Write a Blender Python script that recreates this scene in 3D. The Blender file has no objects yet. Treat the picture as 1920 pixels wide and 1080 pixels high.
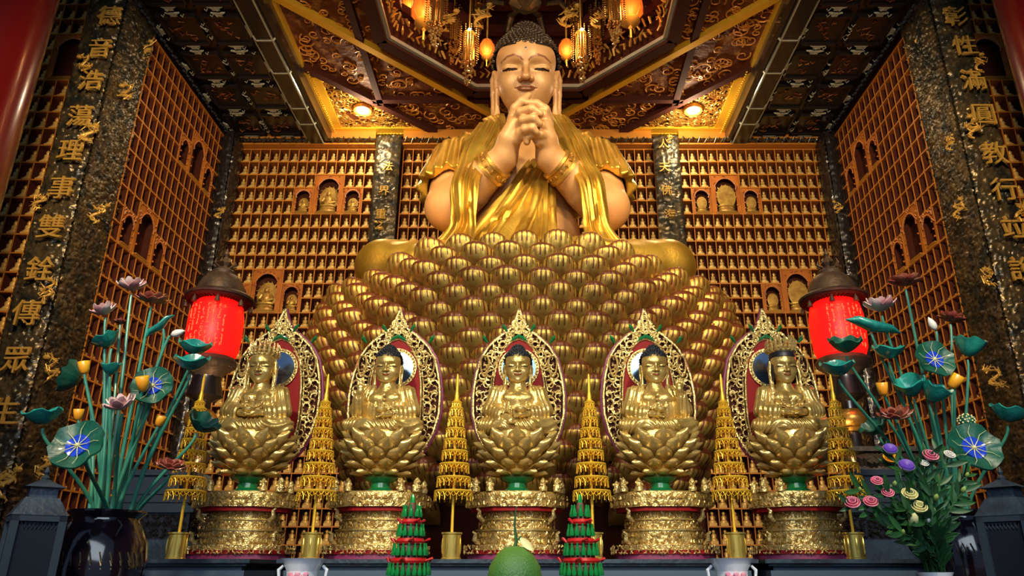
import bpy, math, random
import numpy as np
from mathutils import Vector, Matrix, Euler, noise
random.seed(7)
PI = math.pi
sc = bpy.context.scene
COL = sc.collection

# ------------------------------------------------------------------ camera, world, exposure
F_PX, TILT, CAM = 1390.0, math.radians(20.8), Vector((0.08, 0.0, 1.40))
PPX, PPY = 1000.0, 540.0
cd = bpy.data.cameras.new('camera'); cam = bpy.data.objects.new('camera', cd); COL.objects.link(cam)
cd.sensor_width = 36.0; cd.lens = F_PX / 1920 * 36; cd.shift_x = -(PPX - 960) / 1920
cd.clip_start = 0.05; cd.clip_end = 200
cam.location = CAM; cam.rotation_euler = (PI / 2 + TILT, 0, 0)
sc.camera = cam
w = bpy.data.worlds.new('world'); sc.world = w; w.use_nodes = True
w.node_tree.nodes['Background'].inputs[0].default_value = (0.45, 0.62, 1.0, 1)
w.node_tree.nodes['Background'].inputs[1].default_value = 0.22
vs = sc.view_settings
vs.view_transform = 'Standard'; vs.look = 'None'; vs.gamma = 1; vs.use_curve_mapping = False
vs.exposure = 0.2


def add_light(name, kind, loc, energy, color, target=None, size=0.5, size_y=None, spot=60, blend=0.6):
    l = bpy.data.lights.new(name, kind); l.energy = energy; l.color = color
    if kind == 'AREA':
        l.size = size
        if size_y: l.shape = 'RECTANGLE'; l.size_y = size_y
    elif kind == 'SPOT':
        l.spot_size = math.radians(spot); l.spot_blend = blend; l.shadow_soft_size = size
    else:
        l.shadow_soft_size = size
    o = bpy.data.objects.new(name, l); COL.objects.link(o); o.location = loc
    if target is not None:
        o.rotation_euler = (Vector(target) - Vector(loc)).to_track_quat('-Z', 'Y').to_euler()
    return o


WARM = (1.0, 0.66, 0.32)
# unseen spots added to light statues and walls; daylight from the open hall front
add_light('hall_daylight', 'AREA', (0, -4.0, 4.5), 230, (0.78, 0.90, 1.0), (0, 4.3, 2.2), 7, 3)
add_light('buddha_key', 'SPOT', (-2.4, 2.6, 7.4), 700, (1.0, 0.80, 0.50), (0.2, 7.3, 5.6), 0.2, spot=52)
add_light('buddha_key', 'SPOT', (2.6, 2.6, 7.4), 850, (1.0, 0.80, 0.50), (-0.1, 7.3, 5.4), 0.2, spot=52)
add_light('buddha_key', 'SPOT', (0, 1.2, 3.4), 130, (1.0, 0.72, 0.40), (0, 7.3, 6.0), 0.3, spot=40)
add_light('lotus_fill', 'SPOT', (0.0, 3.2, 7.5), 440, (1.0, 0.80, 0.48), (0, 6.4, 3.6), 0.2, spot=64)
add_light('altar_fill', 'SPOT', (-1.4, 0.6, 4.0), 420, (1.0, 0.84, 0.56), (-.8, 4.3, 1.9), 0.12, spot=62)  # front pair added to liven the small statues
add_light('altar_fill', 'SPOT', (1.4, 0.6, 4.0), 420, (1.0, 0.84, 0.56), (.8, 4.3, 1.9), 0.12, spot=62)
add_light('wall_fill', 'SPOT', (-2.2, 2.2, 5.8), 1100, WARM, (-3.4, 10, 4.6), 0.3, spot=70)
add_light('wall_fill', 'SPOT', (2.2, 2.2, 5.8), 1000, WARM, (3.4, 10, 4.6), 0.3, spot=70)
add_light('flank_fill', 'SPOT', (-1.95, 5.0, 1.6), 170, (1.0, 0.6, 0.26), (-4.7, 8.2, 4.9), 0.3, spot=70)  # pair hidden behind the altar, added to light the side walls from below
add_light('flank_fill', 'SPOT', (1.95, 5.0, 1.6), 150, (1.0, 0.6, 0.26), (4.7, 8.2, 4.9), 0.3, spot=70)


def ray(px, py):
    xc = (px - PPX) / F_PX; yc = (PPY - py) / F_PX
    c, s = math.cos(TILT), math.sin(TILT)
    return Vector((xc, c - yc * s, s + yc * c))


def P(px, py, Y):                      # where the sight line of a pixel meets depth Y
    d = ray(px, py); return CAM + d * (Y / d.y)


def PZ(px, py, Z):                     # ... meets height Z
    d = ray(px, py); return CAM + d * ((Z - CAM.z) / d.z)


def mpp(py, Y):                        # metres per pixel across, at depth Y
    return (Y / ray(1000, py).y) / F_PX


# ------------------------------------------------------------------ mesh helpers
class MB:
    def __init__(s): s.v = []; s.f = []
    def add(s, v, f, M=None):
        o = len(s.v)
        if M is not None: v = [M @ Vector(p) for p in v]
        s.v.extend([tuple(p) for p in v]); s.f.extend([tuple(i + o for i in q) for q in f]); return s
    def box(s, x0, x1, y0, y1, z0, z1, M=None):
        v = [(x0, y0, z0), (x1, y0, z0), (x1, y1, z0), (x0, y1, z0), (x0, y0, z1), (x1, y0, z1), (x1, y1, z1), (x0, y1, z1)]
        return s.add(v, [(0, 3, 2, 1), (4, 5, 6, 7), (0, 1, 5, 4), (1, 2, 6, 5), (2, 3, 7, 6), (3, 0, 4, 7)], M)
    def bar(s, a, b, w, h, up=(0, 0, 1), M=None):
        a = Vector(a); b = Vector(b); d = (b - a); L = d.length; d.normalize()
        x = d.cross(Vector(up)).normalized(); u = x.cross(d)
        R = Matrix((x, d, u)).transposed().to_4x4(); R.translation = a
        if M is not None: R = M @ R
        return s.box(-w / 2, w / 2, 0, L, -h / 2, h / 2, R)
    def lathe(s, prof, n=24, M=None, a0=0, a1=2 * PI, sx=1, sy=1):
        full = abs(a1 - a0 - 2 * PI) < 1e-6; m = n if full else n + 1; v = []; f = []
        for r, z in prof:
            for k in range(m):
                a = a0 + (a1 - a0) * k / n; v.append((r * math.cos(a) * sx, r * math.sin(a) * sy, z))
        for i in range(len(prof) - 1):
            for k in range(n):
                k2 = (k + 1) % m; f.append((i * m + k, i * m + k2, (i + 1) * m + k2, (i + 1) * m + k))
        if full:
            if prof[0][0] > 1e-6: f.append(tuple(reversed(range(m))))
            if prof[-1][0] > 1e-6: f.append(tuple((len(prof) - 1) * m + k for k in range(m)))
        return s.add(v, f, M)
    def sphere(s, c, r, n=12, M=None):
        if not hasattr(r, '__len__'): r = (r, r, r)
        h = max(4, n // 2)
        T = Matrix.Translation(c) @ Matrix.Diagonal((r[0], r[1], r[2], 1))
        if M is not None: T = M @ T
        return s.lathe([(max(1e-4, math.sin(PI * i / h)), -math.cos(PI * i / h)) for i in range(h + 1)], n, T)
    def tube(s, pts, rad, n=8, M=None, flat=1.0, caps=True):
        pts = [Vector(p) for p in pts]; N = len(pts)
        if not hasattr(rad, '__len__'): rad = [rad] * N
        v = []; f = []; prev = None
        for i, p in enumerate(pts):
            t = (pts[min(i + 1, N - 1)] - pts[max(i - 1, 0)]).normalized()
            if prev is None:
                a = Vector((0, 0, 1)) if abs(t.z) < 0.9 else Vector((0, 1, 0)); x = t.cross(a).normalized()
            else:
                x = (prev - t * prev.dot(t)).normalized()
            prev = x; y = t.cross(x)
            for k in range(n):
                q = 2 * PI * k / n; v.append(p + x * (rad[i] * math.cos(q)) + y * (rad[i] * flat * math.sin(q)))
        for i in range(N - 1):
            for k in range(n): f.append((i * n + k, i * n + (k + 1) % n, (i + 1) * n + (k + 1) % n, (i + 1) * n + k))
        if caps: f.append(tuple(reversed(range(n)))); f.append(tuple((N - 1) * n + k for k in range(n)))
        return s.add(v, f, M)
    def prism(s, poly, h0, h1, M=None):          # polygon in x,z extruded along y
        n = len(poly); v = [(x, h0, z) for x, z in poly] + [(x, h1, z) for x, z in poly]
        f = [tuple(range(n)), tuple(reversed(range(n, 2 * n)))] + [(i, i + n, (i + 1) % n + n, (i + 1) % n) for i in range(n)]
        return s.add(v, f, M)
    def grid(s, fn, nu, nv, M=None, wrap=False):
        v = [fn(i / nu, j / nv) for j in range(nv + 1) for i in range(nu + 1)]
        f = [(j * (nu + 1) + i, j * (nu + 1) + i + 1, (j + 1) * (nu + 1) + i + 1, (j + 1) * (nu + 1) + i) for j in range(nv) for i in range(nu)]
        return s.add(v, f, M)
    def sheet(s, fn, nu, nv, t, M=None):         # grid with thickness t along its normals
        P0 = [[Vector(fn(i / nu, j / nv)) for i in range(nu + 1)] for j in range(nv + 1)]
        top = []; bot = []
        for j in range(nv + 1):
            for i in range(nu + 1):
                du = P0[j][min(i + 1, nu)] - P0[j][max(i - 1, 0)]; dv = P0[min(j + 1, nv)][i] - P0[max(j - 1, 0)][i]
                n = du.cross(dv)
                n = n.normalized() if n.length > 1e-12 else Vector((0, -1, 0))
                top.append(P0[j][i] + n * t / 2); bot.append(P0[j][i] - n * t / 2)
        W = nu + 1; f = []; o = len(top)
        for j in range(nv):
            for i in range(nu):
                q = (j * W + i, j * W + i + 1, (j + 1) * W + i + 1, (j + 1) * W + i)
                f.append(q); f.append(tuple(k + o for k in reversed(q)))
        edge = [i for i in range(nu)] + [j * W + nu for j in range(nv)] + [nv * W + i for i in range(nu, 0, -1)] + [j * W for j in range(nv, 0, -1)]
        for a in range(len(edge)):
            p, q = edge[a], edge[(a + 1) % len(edge)]; f.append((q, p, p + o, q + o))
        return s.add(top + bot, f, M)
    def mesh(s, name, mat, sharp=35, smooth=True):
        me = bpy.data.meshes.new(name); me.from_pydata(s.v, [], s.f); me.update()
        if mat is not None: me.materials.append(mat)
        if smooth:
            me.polygons.foreach_set('use_smooth', [True] * len(me.polygons))
            me.set_sharp_from_angle(angle=math.radians(sharp))
        return me
    def build(s, name, mat, parent=None, sharp=35, smooth=True, loc=None):
        """vertices are given in the parent's local space"""
        o = bpy.data.objects.new(name, s.mesh(name, mat, sharp, smooth)); COL.objects.link(o)
        if parent is not None: o.parent = parent
        if loc is not None: o.location = loc
        return o


def tag(o, label=None, cat=None, group=None, kind=None):
    if label: o['label'] = label
    if cat: o['category'] = cat
    if group: o['group'] = group
    if kind: o['kind'] = kind
    return o


def thing(name, label, cat, loc=(0, 0, 0), rz=0, group=None):
    o = bpy.data.objects.new(name, None); COL.objects.link(o); o.location = loc; o.rotation_euler = (0, 0, rz)
    o.empty_display_size = 0.1
    return tag(o, label, cat, group)


def struct(name, mb, mat, **k):
    o = mb.build(name, mat, **k); o['kind'] = 'structure'; return o


def copy_tree(o, parent=None):
    c = o.copy(); COL.objects.link(c)
    if parent is not None: c.parent = parent
    for ch in list(KIDS.get(o.name, [])): copy_tree(ch, c)
    return c


KIDS = {}


def kids_of(root):
    KIDS.clear()
    for o in bpy.data.objects:
        if o.parent is not None: KIDS.setdefault(o.parent.name, []).append(o)


def text_mesh(body, size, depth):
    c = bpy.data.curves.new('glyph', 'FONT'); c.body = body; c.size = size; c.extrude = depth; c.align_x = 'CENTER'; c.align_y = 'CENTER'
    c.offset = size * 0.004; c.resolution_u = 4
    o = bpy.data.objects.new('glyph', c); COL.objects.link(o)
    bpy.context.view_layer.update()
    me = bpy.data.meshes.new_from_object(o.evaluated_get(bpy.context.evaluated_depsgraph_get()))
    bpy.data.objects.remove(o); bpy.data.curves.remove(c)
    return me


# ------------------------------------------------------------------ materials
def mat(name, col, metal=0.0, rough=0.5, col2=None, nscale=6.0, bump=0.0, bscale=30.0, emit=None, estr=0.0, coat=0.0, dist=0.02, ramp=(0.38, 0.62), detail=4, spec=None, kind='noise'):
    m = bpy.data.materials.new(name); m.use_nodes = True; nt = m.node_tree; b = nt.nodes['Principled BSDF']
    b.inputs['Base Color'].default_value = (*col, 1); b.inputs['Metallic'].default_value = metal; b.inputs['Roughness'].default_value = rough
    if coat: b.inputs['Coat Weight'].default_value = coat; b.inputs['Coat Roughness'].default_value = 0.12
    if spec is not None: b.inputs['Specular IOR Level'].default_value = spec
    tc = nt.nodes.new('ShaderNodeTexCoord')
    if col2 is not None:
        n = nt.nodes.new('ShaderNodeTexNoise'); n.inputs['Scale'].default_value = nscale; n.inputs['Detail'].default_value = detail
        nt.links.new(tc.outputs['Object'], n.inputs['Vector'])
        r = nt.nodes.new('ShaderNodeValToRGB'); r.color_ramp.elements[0].position = ramp[0]; r.color_ramp.elements[1].position = ramp[1]
        r.color_ramp.elements[0].color = (*col, 1); r.color_ramp.elements[1].color = (*col2, 1)
        nt.links.new(n.outputs['Fac'], r.inputs['Fac']); nt.links.new(r.outputs['Color'], b.inputs['Base Color'])
    if bump:
        n = nt.nodes.new('ShaderNodeTexNoise' if kind == 'noise' else 'ShaderNodeTexVoronoi'); n.inputs['Scale'].default_value = bscale
        nt.links.new(tc.outputs['Object'], n.inputs['Vector'])
        bp = nt.nodes.new('ShaderNodeBump'); bp.inputs['Strength'].default_value = bump; bp.inputs['Distance'].default_value = dist
        nt.links.new(n.outputs[0], bp.inputs['Height']); nt.links.new(bp.outputs['Normal'], b.inputs['Normal'])
    if emit is not None:
        b.inputs['Emission Color'].default_value = (*emit, 1); b.inputs['Emission Strength'].default_value = estr
    return m


M = dict(
    gold=mat('gilt', (0.62, 0.37, 0.08), 0.75, 0.33, (0.50, 0.26, 0.05), 5, 0.12, 60),
    gold_pale=mat('pale gilt', (0.74, 0.55, 0.20), 0.7, 0.30, (0.55, 0.38, 0.11), 9, 0.15, 70),
    gold_carved=mat('carved gilt', (0.78, 0.58, 0.22), 0.65, 0.30, (0.36, 0.18, 0.04), 30, 0.9, 55, dist=0.012, ramp=(0.58, 0.78)),
    gold_robe=mat('robe gilt', (0.68, 0.45, 0.07), 0.8, 0.38, (0.46, 0.27, 0.035), 3, 0.12, 40),
    gold_yellow=mat('yellow gilt', (0.85, 0.52, 0.04), 0.45, 0.38),
    gold_bright=mat('polished brass', (0.92, 0.68, 0.16), 0.8, 0.2),
    gold_dull=mat('dull figurine gilt', (0.80, 0.56, 0.18), 0.3, 0.42, (0.66, 0.42, 0.11), 15),
    skin=mat('painted skin', (0.60, 0.33, 0.13), 0.15, 0.46, (0.55, 0.28, 0.10), 2.0, 0.05, 80),
    petal=mat('lotus petal gilt', (0.58, 0.41, 0.09), 0.75, 0.43, (0.28, 0.12, 0.025), 7, 0.1, 60, ramp=(0.45, 0.75)),
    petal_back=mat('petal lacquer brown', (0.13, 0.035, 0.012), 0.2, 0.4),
    wood=mat('orange lacquered wood', (0.50, 0.17, 0.022), 0.0, 0.42, (0.32, 0.09, 0.012), 3, 0.1, 60, coat=0.3),
    wood_edge=mat('gilded wood edge', (0.55, 0.22, 0.03), 0.2, 0.4),
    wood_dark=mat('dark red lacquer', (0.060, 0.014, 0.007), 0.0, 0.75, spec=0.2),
    black=mat('black lacquer', (0.012, 0.010, 0.010), 0.0, 0.28, coat=0.4),
    charcoal=mat('blue black lacquered table', (0.030, 0.050, 0.078), 0.0, 0.36, (0.015, 0.022, 0.034), 8, 0.15, 40, coat=0.2),
    slate=mat('grey blue timber', (0.022, 0.036, 0.054), 0.0, 0.5, spec=0.3),
    bronze=mat('carved bronze', (0.13, 0.10, 0.05), 0.6, 0.30, (0.035, 0.040, 0.036), 7, 0.4, 60, dist=0.006),
    bronze_gold=mat('gilt bronze detail', (0.60, 0.38, 0.08), 0.4, 0.42),
    red_lac=mat('red lacquered pillar', (0.085, 0.003, 0.005), 0.0, 0.25, coat=0.6),
    red=mat('crimson lacquer', (0.24, 0.006, 0.008), 0.0, 0.6, spec=0.2),
    purple=mat('purple lacquer', (0.22, 0.03, 0.10), 0.0, 0.45),
    hair=mat('blue black hair', (0.010, 0.012, 0.020), 0.0, 0.45),
    hair_brown=mat('bronze hair curls', (0.055, 0.035, 0.020), 0.5, 0.35),
    green=mat('green enamel', (0.01, 0.16, 0.05), 0.0, 0.2, coat=0.5),
    teal=mat('teal glazed leaf', (0.02, 0.30, 0.24), 0.0, 0.22, (0.010, 0.16, 0.15), 14, 0.2, 30, coat=0.6),
    teal_stem=mat('teal stem', (0.05, 0.26, 0.17), 0.0, 0.35, (0.02, 0.17, 0.13), 10),
    leaf_dark=mat('dark green glaze', (0.003, 0.055, 0.034), 0.0, 0.45, (0.005, 0.09, 0.06), 18, 0.2, 30, coat=0.15),
    blue=mat('blue glaze centre', (0.01, 0.05, 0.55), 0.0, 0.2, coat=0.5),
    white=mat('white glaze', (0.75, 0.75, 0.72), 0.0, 0.25, coat=0.3),
    pink=mat('pale pink glaze petal', (0.70, 0.58, 0.56), 0.0, 0.3, (0.50, 0.20, 0.22), 12, coat=0.3),
    maroon=mat('maroon glaze petal', (0.22, 0.03, 0.025), 0.0, 0.3, (0.32, 0.12, 0.07), 20, coat=0.3),
    yellow=mat('yellow glaze', (0.80, 0.48, 0.02), 0.0, 0.3, (0.85, 0.30, 0.02), 6, coat=0.3),
    vase=mat('dark brown glazed vase', (0.008, 0.004, 0.006), 0.0, 0.10, (0.006, 0.006, 0.016), 6, 0.05, 10, coat=0.8),
    porcelain=mat('white porcelain', (0.74, 0.80, 0.88), 0.0, 0.18, coat=0.5),
    mirror=mat('halo mirror', (0.20, 0.32, 0.50), 0.9, 0.10),
    lantern=mat('glowing red shade', (0.7, 0.01, 0.01), 0.0, 0.4, emit=(1.0, 0.006, 0.004), estr=1.0),
    lantern_text=mat('lit lantern writing', (0.8, 0.1, 0.03), 0.0, 0.3, emit=(1.0, 0.10, 0.03), estr=1.6),
    amber=mat('glowing amber silk', (0.8, 0.15, 0.02), 0.0, 0.4, emit=(1.0, 0.12, 0.010), estr=1.0),
    bulb=mat('lit lamp glass', (1, 1, 1), 0.0, 0.4, emit=(0.95, 0.97, 1.0), estr=14),
    spark=mat('lit bulb', (1, 1, 1), 0.0, 0.4, emit=(1.0, 0.85, 0.6), estr=8),
    cap=mat('weathered bronze cap', (0.12, 0.085, 0.055), 0.4, 0.5, (0.06, 0.04, 0.03), 6, 0.3, 20),
    pomelo=mat('green pomelo skin', (0.10, 0.24, 0.03), 0.0, 0.45, (0.05, 0.17, 0.04), 3, 0.25, 160),
    grass=mat('fresh leaf green', (0.014, 0.085, 0.018), 0.0, 0.5, (0.010, 0.055, 0.022), 12),
    bottle=mat('green bottle foil', (0.01, 0.28, 0.06), 0.4, 0.2),
    ribbon=mat('red ribbon', (0.45, 0.01, 0.015), 0.0, 0.35),
    brown=mat('brown card', (0.10, 0.045, 0.03), 0.0, 0.6),
    rose=mat('pink petal', (0.65, 0.10, 0.22), 0.0, 0.5, (0.75, 0.35, 0.45), 20),
    cream=mat('cream petal', (0.75, 0.72, 0.35), 0.0, 0.5),
    violet=mat('violet petal', (0.08, 0.03, 0.35), 0.0, 0.5),
    glass=mat('cabinet glass', (0.012, 0.016, 0.022), 0.0, 0.22, spec=0.3),
    crystal=mat('amber crystal beads', (0.50, 0.28, 0.08), 0.6, 0.12),
    paint=mat('painted ceiling relief', (0.13, 0.036, 0.012), 0.1, 0.6, (0.34, 0.16, 0.04), 9, 0.8, 14, dist=0.02, ramp=(0.52, 0.7), spec=0.25),
    iron=mat('pierced screen', (0.36, 0.38, 0.30), 0.1, 0.4),
    floor=mat('polished stone floor', (0.10, 0.06, 0.045), 0.0, 0.2, (0.07, 0.04, 0.03), 3),
)
# ------------------------------------------------------------------ the setting
CW, RH, ZTOP = 0.149, 0.2235, 7.503       # cell width, row height, top line of the niche lattice


def lattice(name, origin, u, n, cols, k0, k1, skip=(), depth=0.13):
    """gridded niche wall. origin: (x,y) of column 0; u: unit direction of the columns; n: unit direction towards the room"""
    u = Vector((*u, 0)); n = Vector((*n, 0)); o = Vector((*origin, 0))
    R = Matrix((u, n, Vector((0, 0, 1)))).transposed().to_4x4(); R.translation = o
    wall = MB(); edge = MB(); div = MB(); zt, zb = ZTOP - k0 * RH, ZTOP - k1 * RH
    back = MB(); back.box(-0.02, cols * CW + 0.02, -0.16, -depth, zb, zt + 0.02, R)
    struct(name + '_panel', back, M['wood_dark'], smooth=False)  # darker wood puts the shade of the cell interiors into the colour
    def skipped(i, k): return any(a <= i < b and c <= k < d for a, b, c, d in skip)
    def inside(i, k, vert):          # is the line segment inside a skipped block
        if vert: return skipped(i, k) and skipped(i - 1, k) and any(a < i < b and c <= k < d for a, b, c, d in skip)
        return any(a <= i < b and c < k < d for a, b, c, d in skip)
    t = 0.009
    for k in range(k0, k1 + 1):      # shelves
        i = 0
        while i < cols:
            if inside(i, k, False): i += 1; continue
            j = i
            while j < cols and not inside(j, k, False): j += 1
            z = ZTOP - k * RH
            wall.box(i * CW, j * CW, -depth, 0, z - t, z + t, R); edge.box(i * CW, j * CW, 0, 0.006, z - t, z + t, R); i = j
    for i in range(cols + 1):        # dividers
        k = k0
        while k < k1:
            if inside(i, k, True): k += 1; continue
            j = k
            while j < k1 and not inside(i, j, True): j += 1
            za, zc = ZTOP - j * RH, ZTOP - k * RH
            div.box(i * CW - 0.007, i * CW + 0.007, -depth, -0.004, za, zc, R); edge.box(i * CW - 0.006, i * CW + 0.006, -0.004, 0.004, za, zc, R); k = j
    struct(name, wall, M['wood'], smooth=False); struct(name + '_dividers', div, M['wood_dark'], smooth=False)  # dividers darkened in colour too, for shaded cells
    e = struct('trim_%d' % (len([x for x in COL.objects if x.name.startswith('trim_')]) + 1), edge, M['wood_edge'], smooth=False)
    cells = [(i, k) for k in range(k0, k1) for i in range(cols) if not skipped(i, k)]
    spots = []
    for i, k in cells:
        p = R @ Vector(((i + 0.5) * CW, -depth * 0.52, ZTOP - (k + 1) * RH + t)); spots.append((p, math.atan2(-n.x, n.y) + PI))
    return spots, R


C1 = [(1, 3, 3, 5), (3, 6, 2, 5), (6, 8, 3, 5)]
C2L = [(6, 8, 10, 12), (8, 11, 9, 12), (11, 13, 10, 12)]
C2R = [(7, 9, 10, 12), (9, 12, 9, 12), (12, 14, 10, 12)]
SIDE = [(2, 4, 3, 5), (4, 7, 2, 5), (7, 9, 3, 5), (8, 10, 10, 12), (10, 13, 9, 12), (13, 15, 10, 12)]
FL = [(2, 5, 0, 3)]
KB = 28
WALLS = {}
WALLS['back_left'] = lattice('wall_back_left', (-2.36, 10), (-1, 0), (0, -1), 15, 0, KB, C1 + C2L)
WALLS['back_right'] = lattice('wall_back_right', (2.33, 10), (1, 0), (0, -1), 15, 0, KB, C1 + C2R)
WALLS['back_mid'] = lattice('wall_back', (-1.93, 10), (1, 0), (0, -1), 26, 0, KB)
WALLS['left'] = lattice('wall_left', (-4.58, 9.80), (0, -1), (1, 0), 16, 0, KB, SIDE)
WALLS['right'] = lattice('wall_right', (4.62, 9.80), (0, -1), (-1, 0), 16, 0, KB, SIDE)
WALLS['flank_left'] = lattice('wall_left_front', (-4.98, 7.35), (-1, 0), (0, -1), 11, -4, KB, FL)
WALLS['flank_right'] = lattice('wall_right_front', (5.04, 7.35), (1, 0), (0, -1), 11, -4, KB, FL)

# floor, hall ceiling, outer walls
mb = MB(); mb.box(-9, 9, -6, 10.4, -0.3, 0.0); struct('floor', mb, M['floor'], smooth=False)
mb = MB()
mb.box(-9, 9, -3, 3.86, 8.9, 9.1); mb.box(-9, -5.0, 3.86, 10.4, 8.9, 9.1); mb.box(5.0, 9, 3.86, 10.4, 8.9, 9.1)
mb.box(-9, 9, 10.15, 10.4, 0, 9.1); mb.box(-9.2, -9, -3, 10.4, 0, 9.1); mb.box(9, 9.2, -3, 10.4, 0, 9.1)
mb.box(-5.2, -4.72, 7.5, 10.2, 0, 9.1); mb.box(4.74, 5.2, 7.5, 10.2, 0, 9.1)
mb.box(-9, -4.9, 7.5, 7.6, 0, 9.1); mb.box(4.9, 9, 7.5, 7.6, 0, 9.1)
struct('wall_outer', mb, M['wood_dark'], smooth=False)


# carved stone-bronze panels with gilt characters
def relief(u, v, s, seed):
    a = noise.noise(Vector((u * s, v * s, seed))); b = noise.noise(Vector((u * s * 2.3 + 7, v * s * 2.3, seed)))
    c = abs(noise.noise(Vector((u * s * 1.1, v * s * 1.1, seed + 9))))
    return 0.6 * abs(a) + 0.3 * b + (0.5 - c) * 0.5


def carved_box(x0, x1, y0, y1, z0, z1, amp, s, seed, faces='fs', side=1, step=0.022):
    mb = MB(); mb.box(x0 + 0.02, x1 - 0.02, y0 + 0.04, y1, z0, z1)
    nz = int((z1 - z0) / step)
    if 'f' in faces:
        nu = int((x1 - x0) / step)
        mb.grid(lambda u, v: (x0 + (x1 - x0) * u, y0 + 0.04 - amp * relief(u * (x1 - x0), v * (z1 - z0), s, seed) - 0.03 * math.sin(PI * u) ** 0.5 * 1.0, z0 + (z1 - z0) * v), nu, nz)
    if 's' in faces:
        nu = int((y1 - y0) / step); X = x1 if side > 0 else x0
        def g(u, v):
            if side < 0: u = 1 - u
            return (X + side * (amp * relief(u * (y1 - y0), v * (z1 - z0), s, seed + 3) + 0.03 * math.sin(PI * u) ** 0.5), y0 + 0.04 + (y1 - y0 - 0.04) * u, z0 + (z1 - z0) * v)
        mb.grid(g, nu, nz)
    return mb


struct('wall_pillar_left', carved_box(-5.03, -4.62, 6.80, 7.48, 0, 8.6, 0.06, 21, 1, step=.0155), M['bronze'], sharp=80)
struct('wall_pillar_right', carved_box(4.66, 5.07, 6.80, 7.48, 0, 8.6, 0.06, 21, 5, side=-1, step=.0155), M['bronze'], sharp=80)
struct('wall_panel_left', carved_box(-2.345, -1.955, 9.86, 10, 3.0, 7.66, 0.05, 13, 2, 'f'), M['bronze'], sharp=80)
struct('wall_panel_right', carved_box(1.93, 2.32, 9.86, 10, 3.0, 7.66, 0.05, 13, 4, 'f'), M['bronze'], sharp=80)
for nm, xa, xb, sd in (('trim_post_left', -4.62, -4.44, 1), ('trim_post_right', 4.48, 4.66, -1)):
    struct(nm, carved_box(xa, xb, 9.62, 10, 0, 7.6, 0.04, 12, 6, 'fs', sd), M['black'], sharp=80)

# gilt characters: each is a thing
GLYPHS = []


def glyph(ch, px, py, Y, size, where, rz=0.0, pal='bronze_gold', facing=None):
    me = text_mesh(ch, size * .92, 0.014); me.name = 'gilt_character'; me.materials.append(M[pal])
    o = bpy.data.objects.new('gilt_character', me); COL.objects.link(o)
    o.location = P(px, py, Y); o.rotation_euler = (PI / 2, 0, rz)
    tag(o, where, 'character', 'gilt characters on the carved panels')


LCH = [('德', 205, 32), ('音', 187, 93), ('浩', 170, 153), ('蕩', 150, 220), ('理', 132, 285), ('事', 115, 355), ('雙', 95, 428), ('銓', 74, 508), ('傳', 49, 590), ('眾', 30, 678), ('生', 8, 775)]
ordw = ['topmost', 'second', 'third', 'fourth', 'fifth', 'sixth', 'seventh', 'eighth', 'ninth', 'tenth', 'eleventh']
for i, (c, x, y) in enumerate(LCH):
    glyph(c, x, y, 6.72, 0.30, '%s gilt character down the left dark carved pillar' % ordw[i])
RCH = [('彰', 1792, 33), ('性', 1810, 88), ('滿', 1826, 152), ('圓', 1845, 217), ('教', 1865, 290), ('行', 1884, 358), ('竝', 1904, 430), ('說', 1919, 508)]
for i, (c, x, y) in enumerate(RCH):
    glyph(c, x, y, 6.72, 0.30, '%s gilt character down the right dark carved pillar' % ordw[i])
for i, (c, x, y) in enumerate([('法', 727, 313), ('界', 720, 359), ('重', 714, 403)]):
    glyph(c, x, y, 9.80, 0.19, '%s gilt character on the narrow carved panel left of the big statue' % ordw[i])
for i, (c, x, y) in enumerate([('人', 1244, 271), ('天', 1246, 315), ('佛', 1250, 358), ('海', 1256, 403)]):
    glyph(c, x, y, 9.80, 0.19, '%s gilt character on the narrow carved panel right of the big statue' % ordw[i])


# small gilt dragons writhing over the dark pillars
def dragon(px, py, Y, s, label, seed):
    rnd = random.Random(seed); c = P(px, py, Y); t = thing('carved_dragon', label, 'dragon', c, 0, 'gilt dragons on the dark pillars')
    ph = rnd.random() * 6; pts = []
    for i in range(22):
        u = i / 21; pts.append((s * (math.sin(u * 12 + ph) * 0.20 + (u - 0.5) * 0.25 * math.sin(ph)), -0.02 + 0.015 * math.sin(u * 15), s * (math.cos(u * 9 + ph) * 0.08 + (u - 0.5) * 0.75)))
    b = MB(); b.tube(pts, [s * (0.02 + 0.045 * math.sin(PI * min(1, i / 21 + 0.1))) for i in range(22)], 7)
    for i in range(1, 21):
        p = Vector(pts[i]); b.tube([p, p + Vector((rnd.uniform(-.14, .14) * s, -0.015, rnd.uniform(-.14, .14) * s)), p + Vector((rnd.uniform(-.2, .2) * s, -0.02, rnd.uniform(-.2, .2) * s))], [s * .03, s * .028, s * .008], 5)
    b.build('body', M['bronze_gold'], t)
    h = MB(); p = Vector(pts[-1]); h.sphere(p, (s * .12, s * .1, s * .09), 8)
    for q in (-1, 1): h.tube([p, p + Vector((q * s * .1, 0, s * .16))], [s * .03, s * .008], 5)
    h.build('head', M['bronze_gold'], t)


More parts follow.
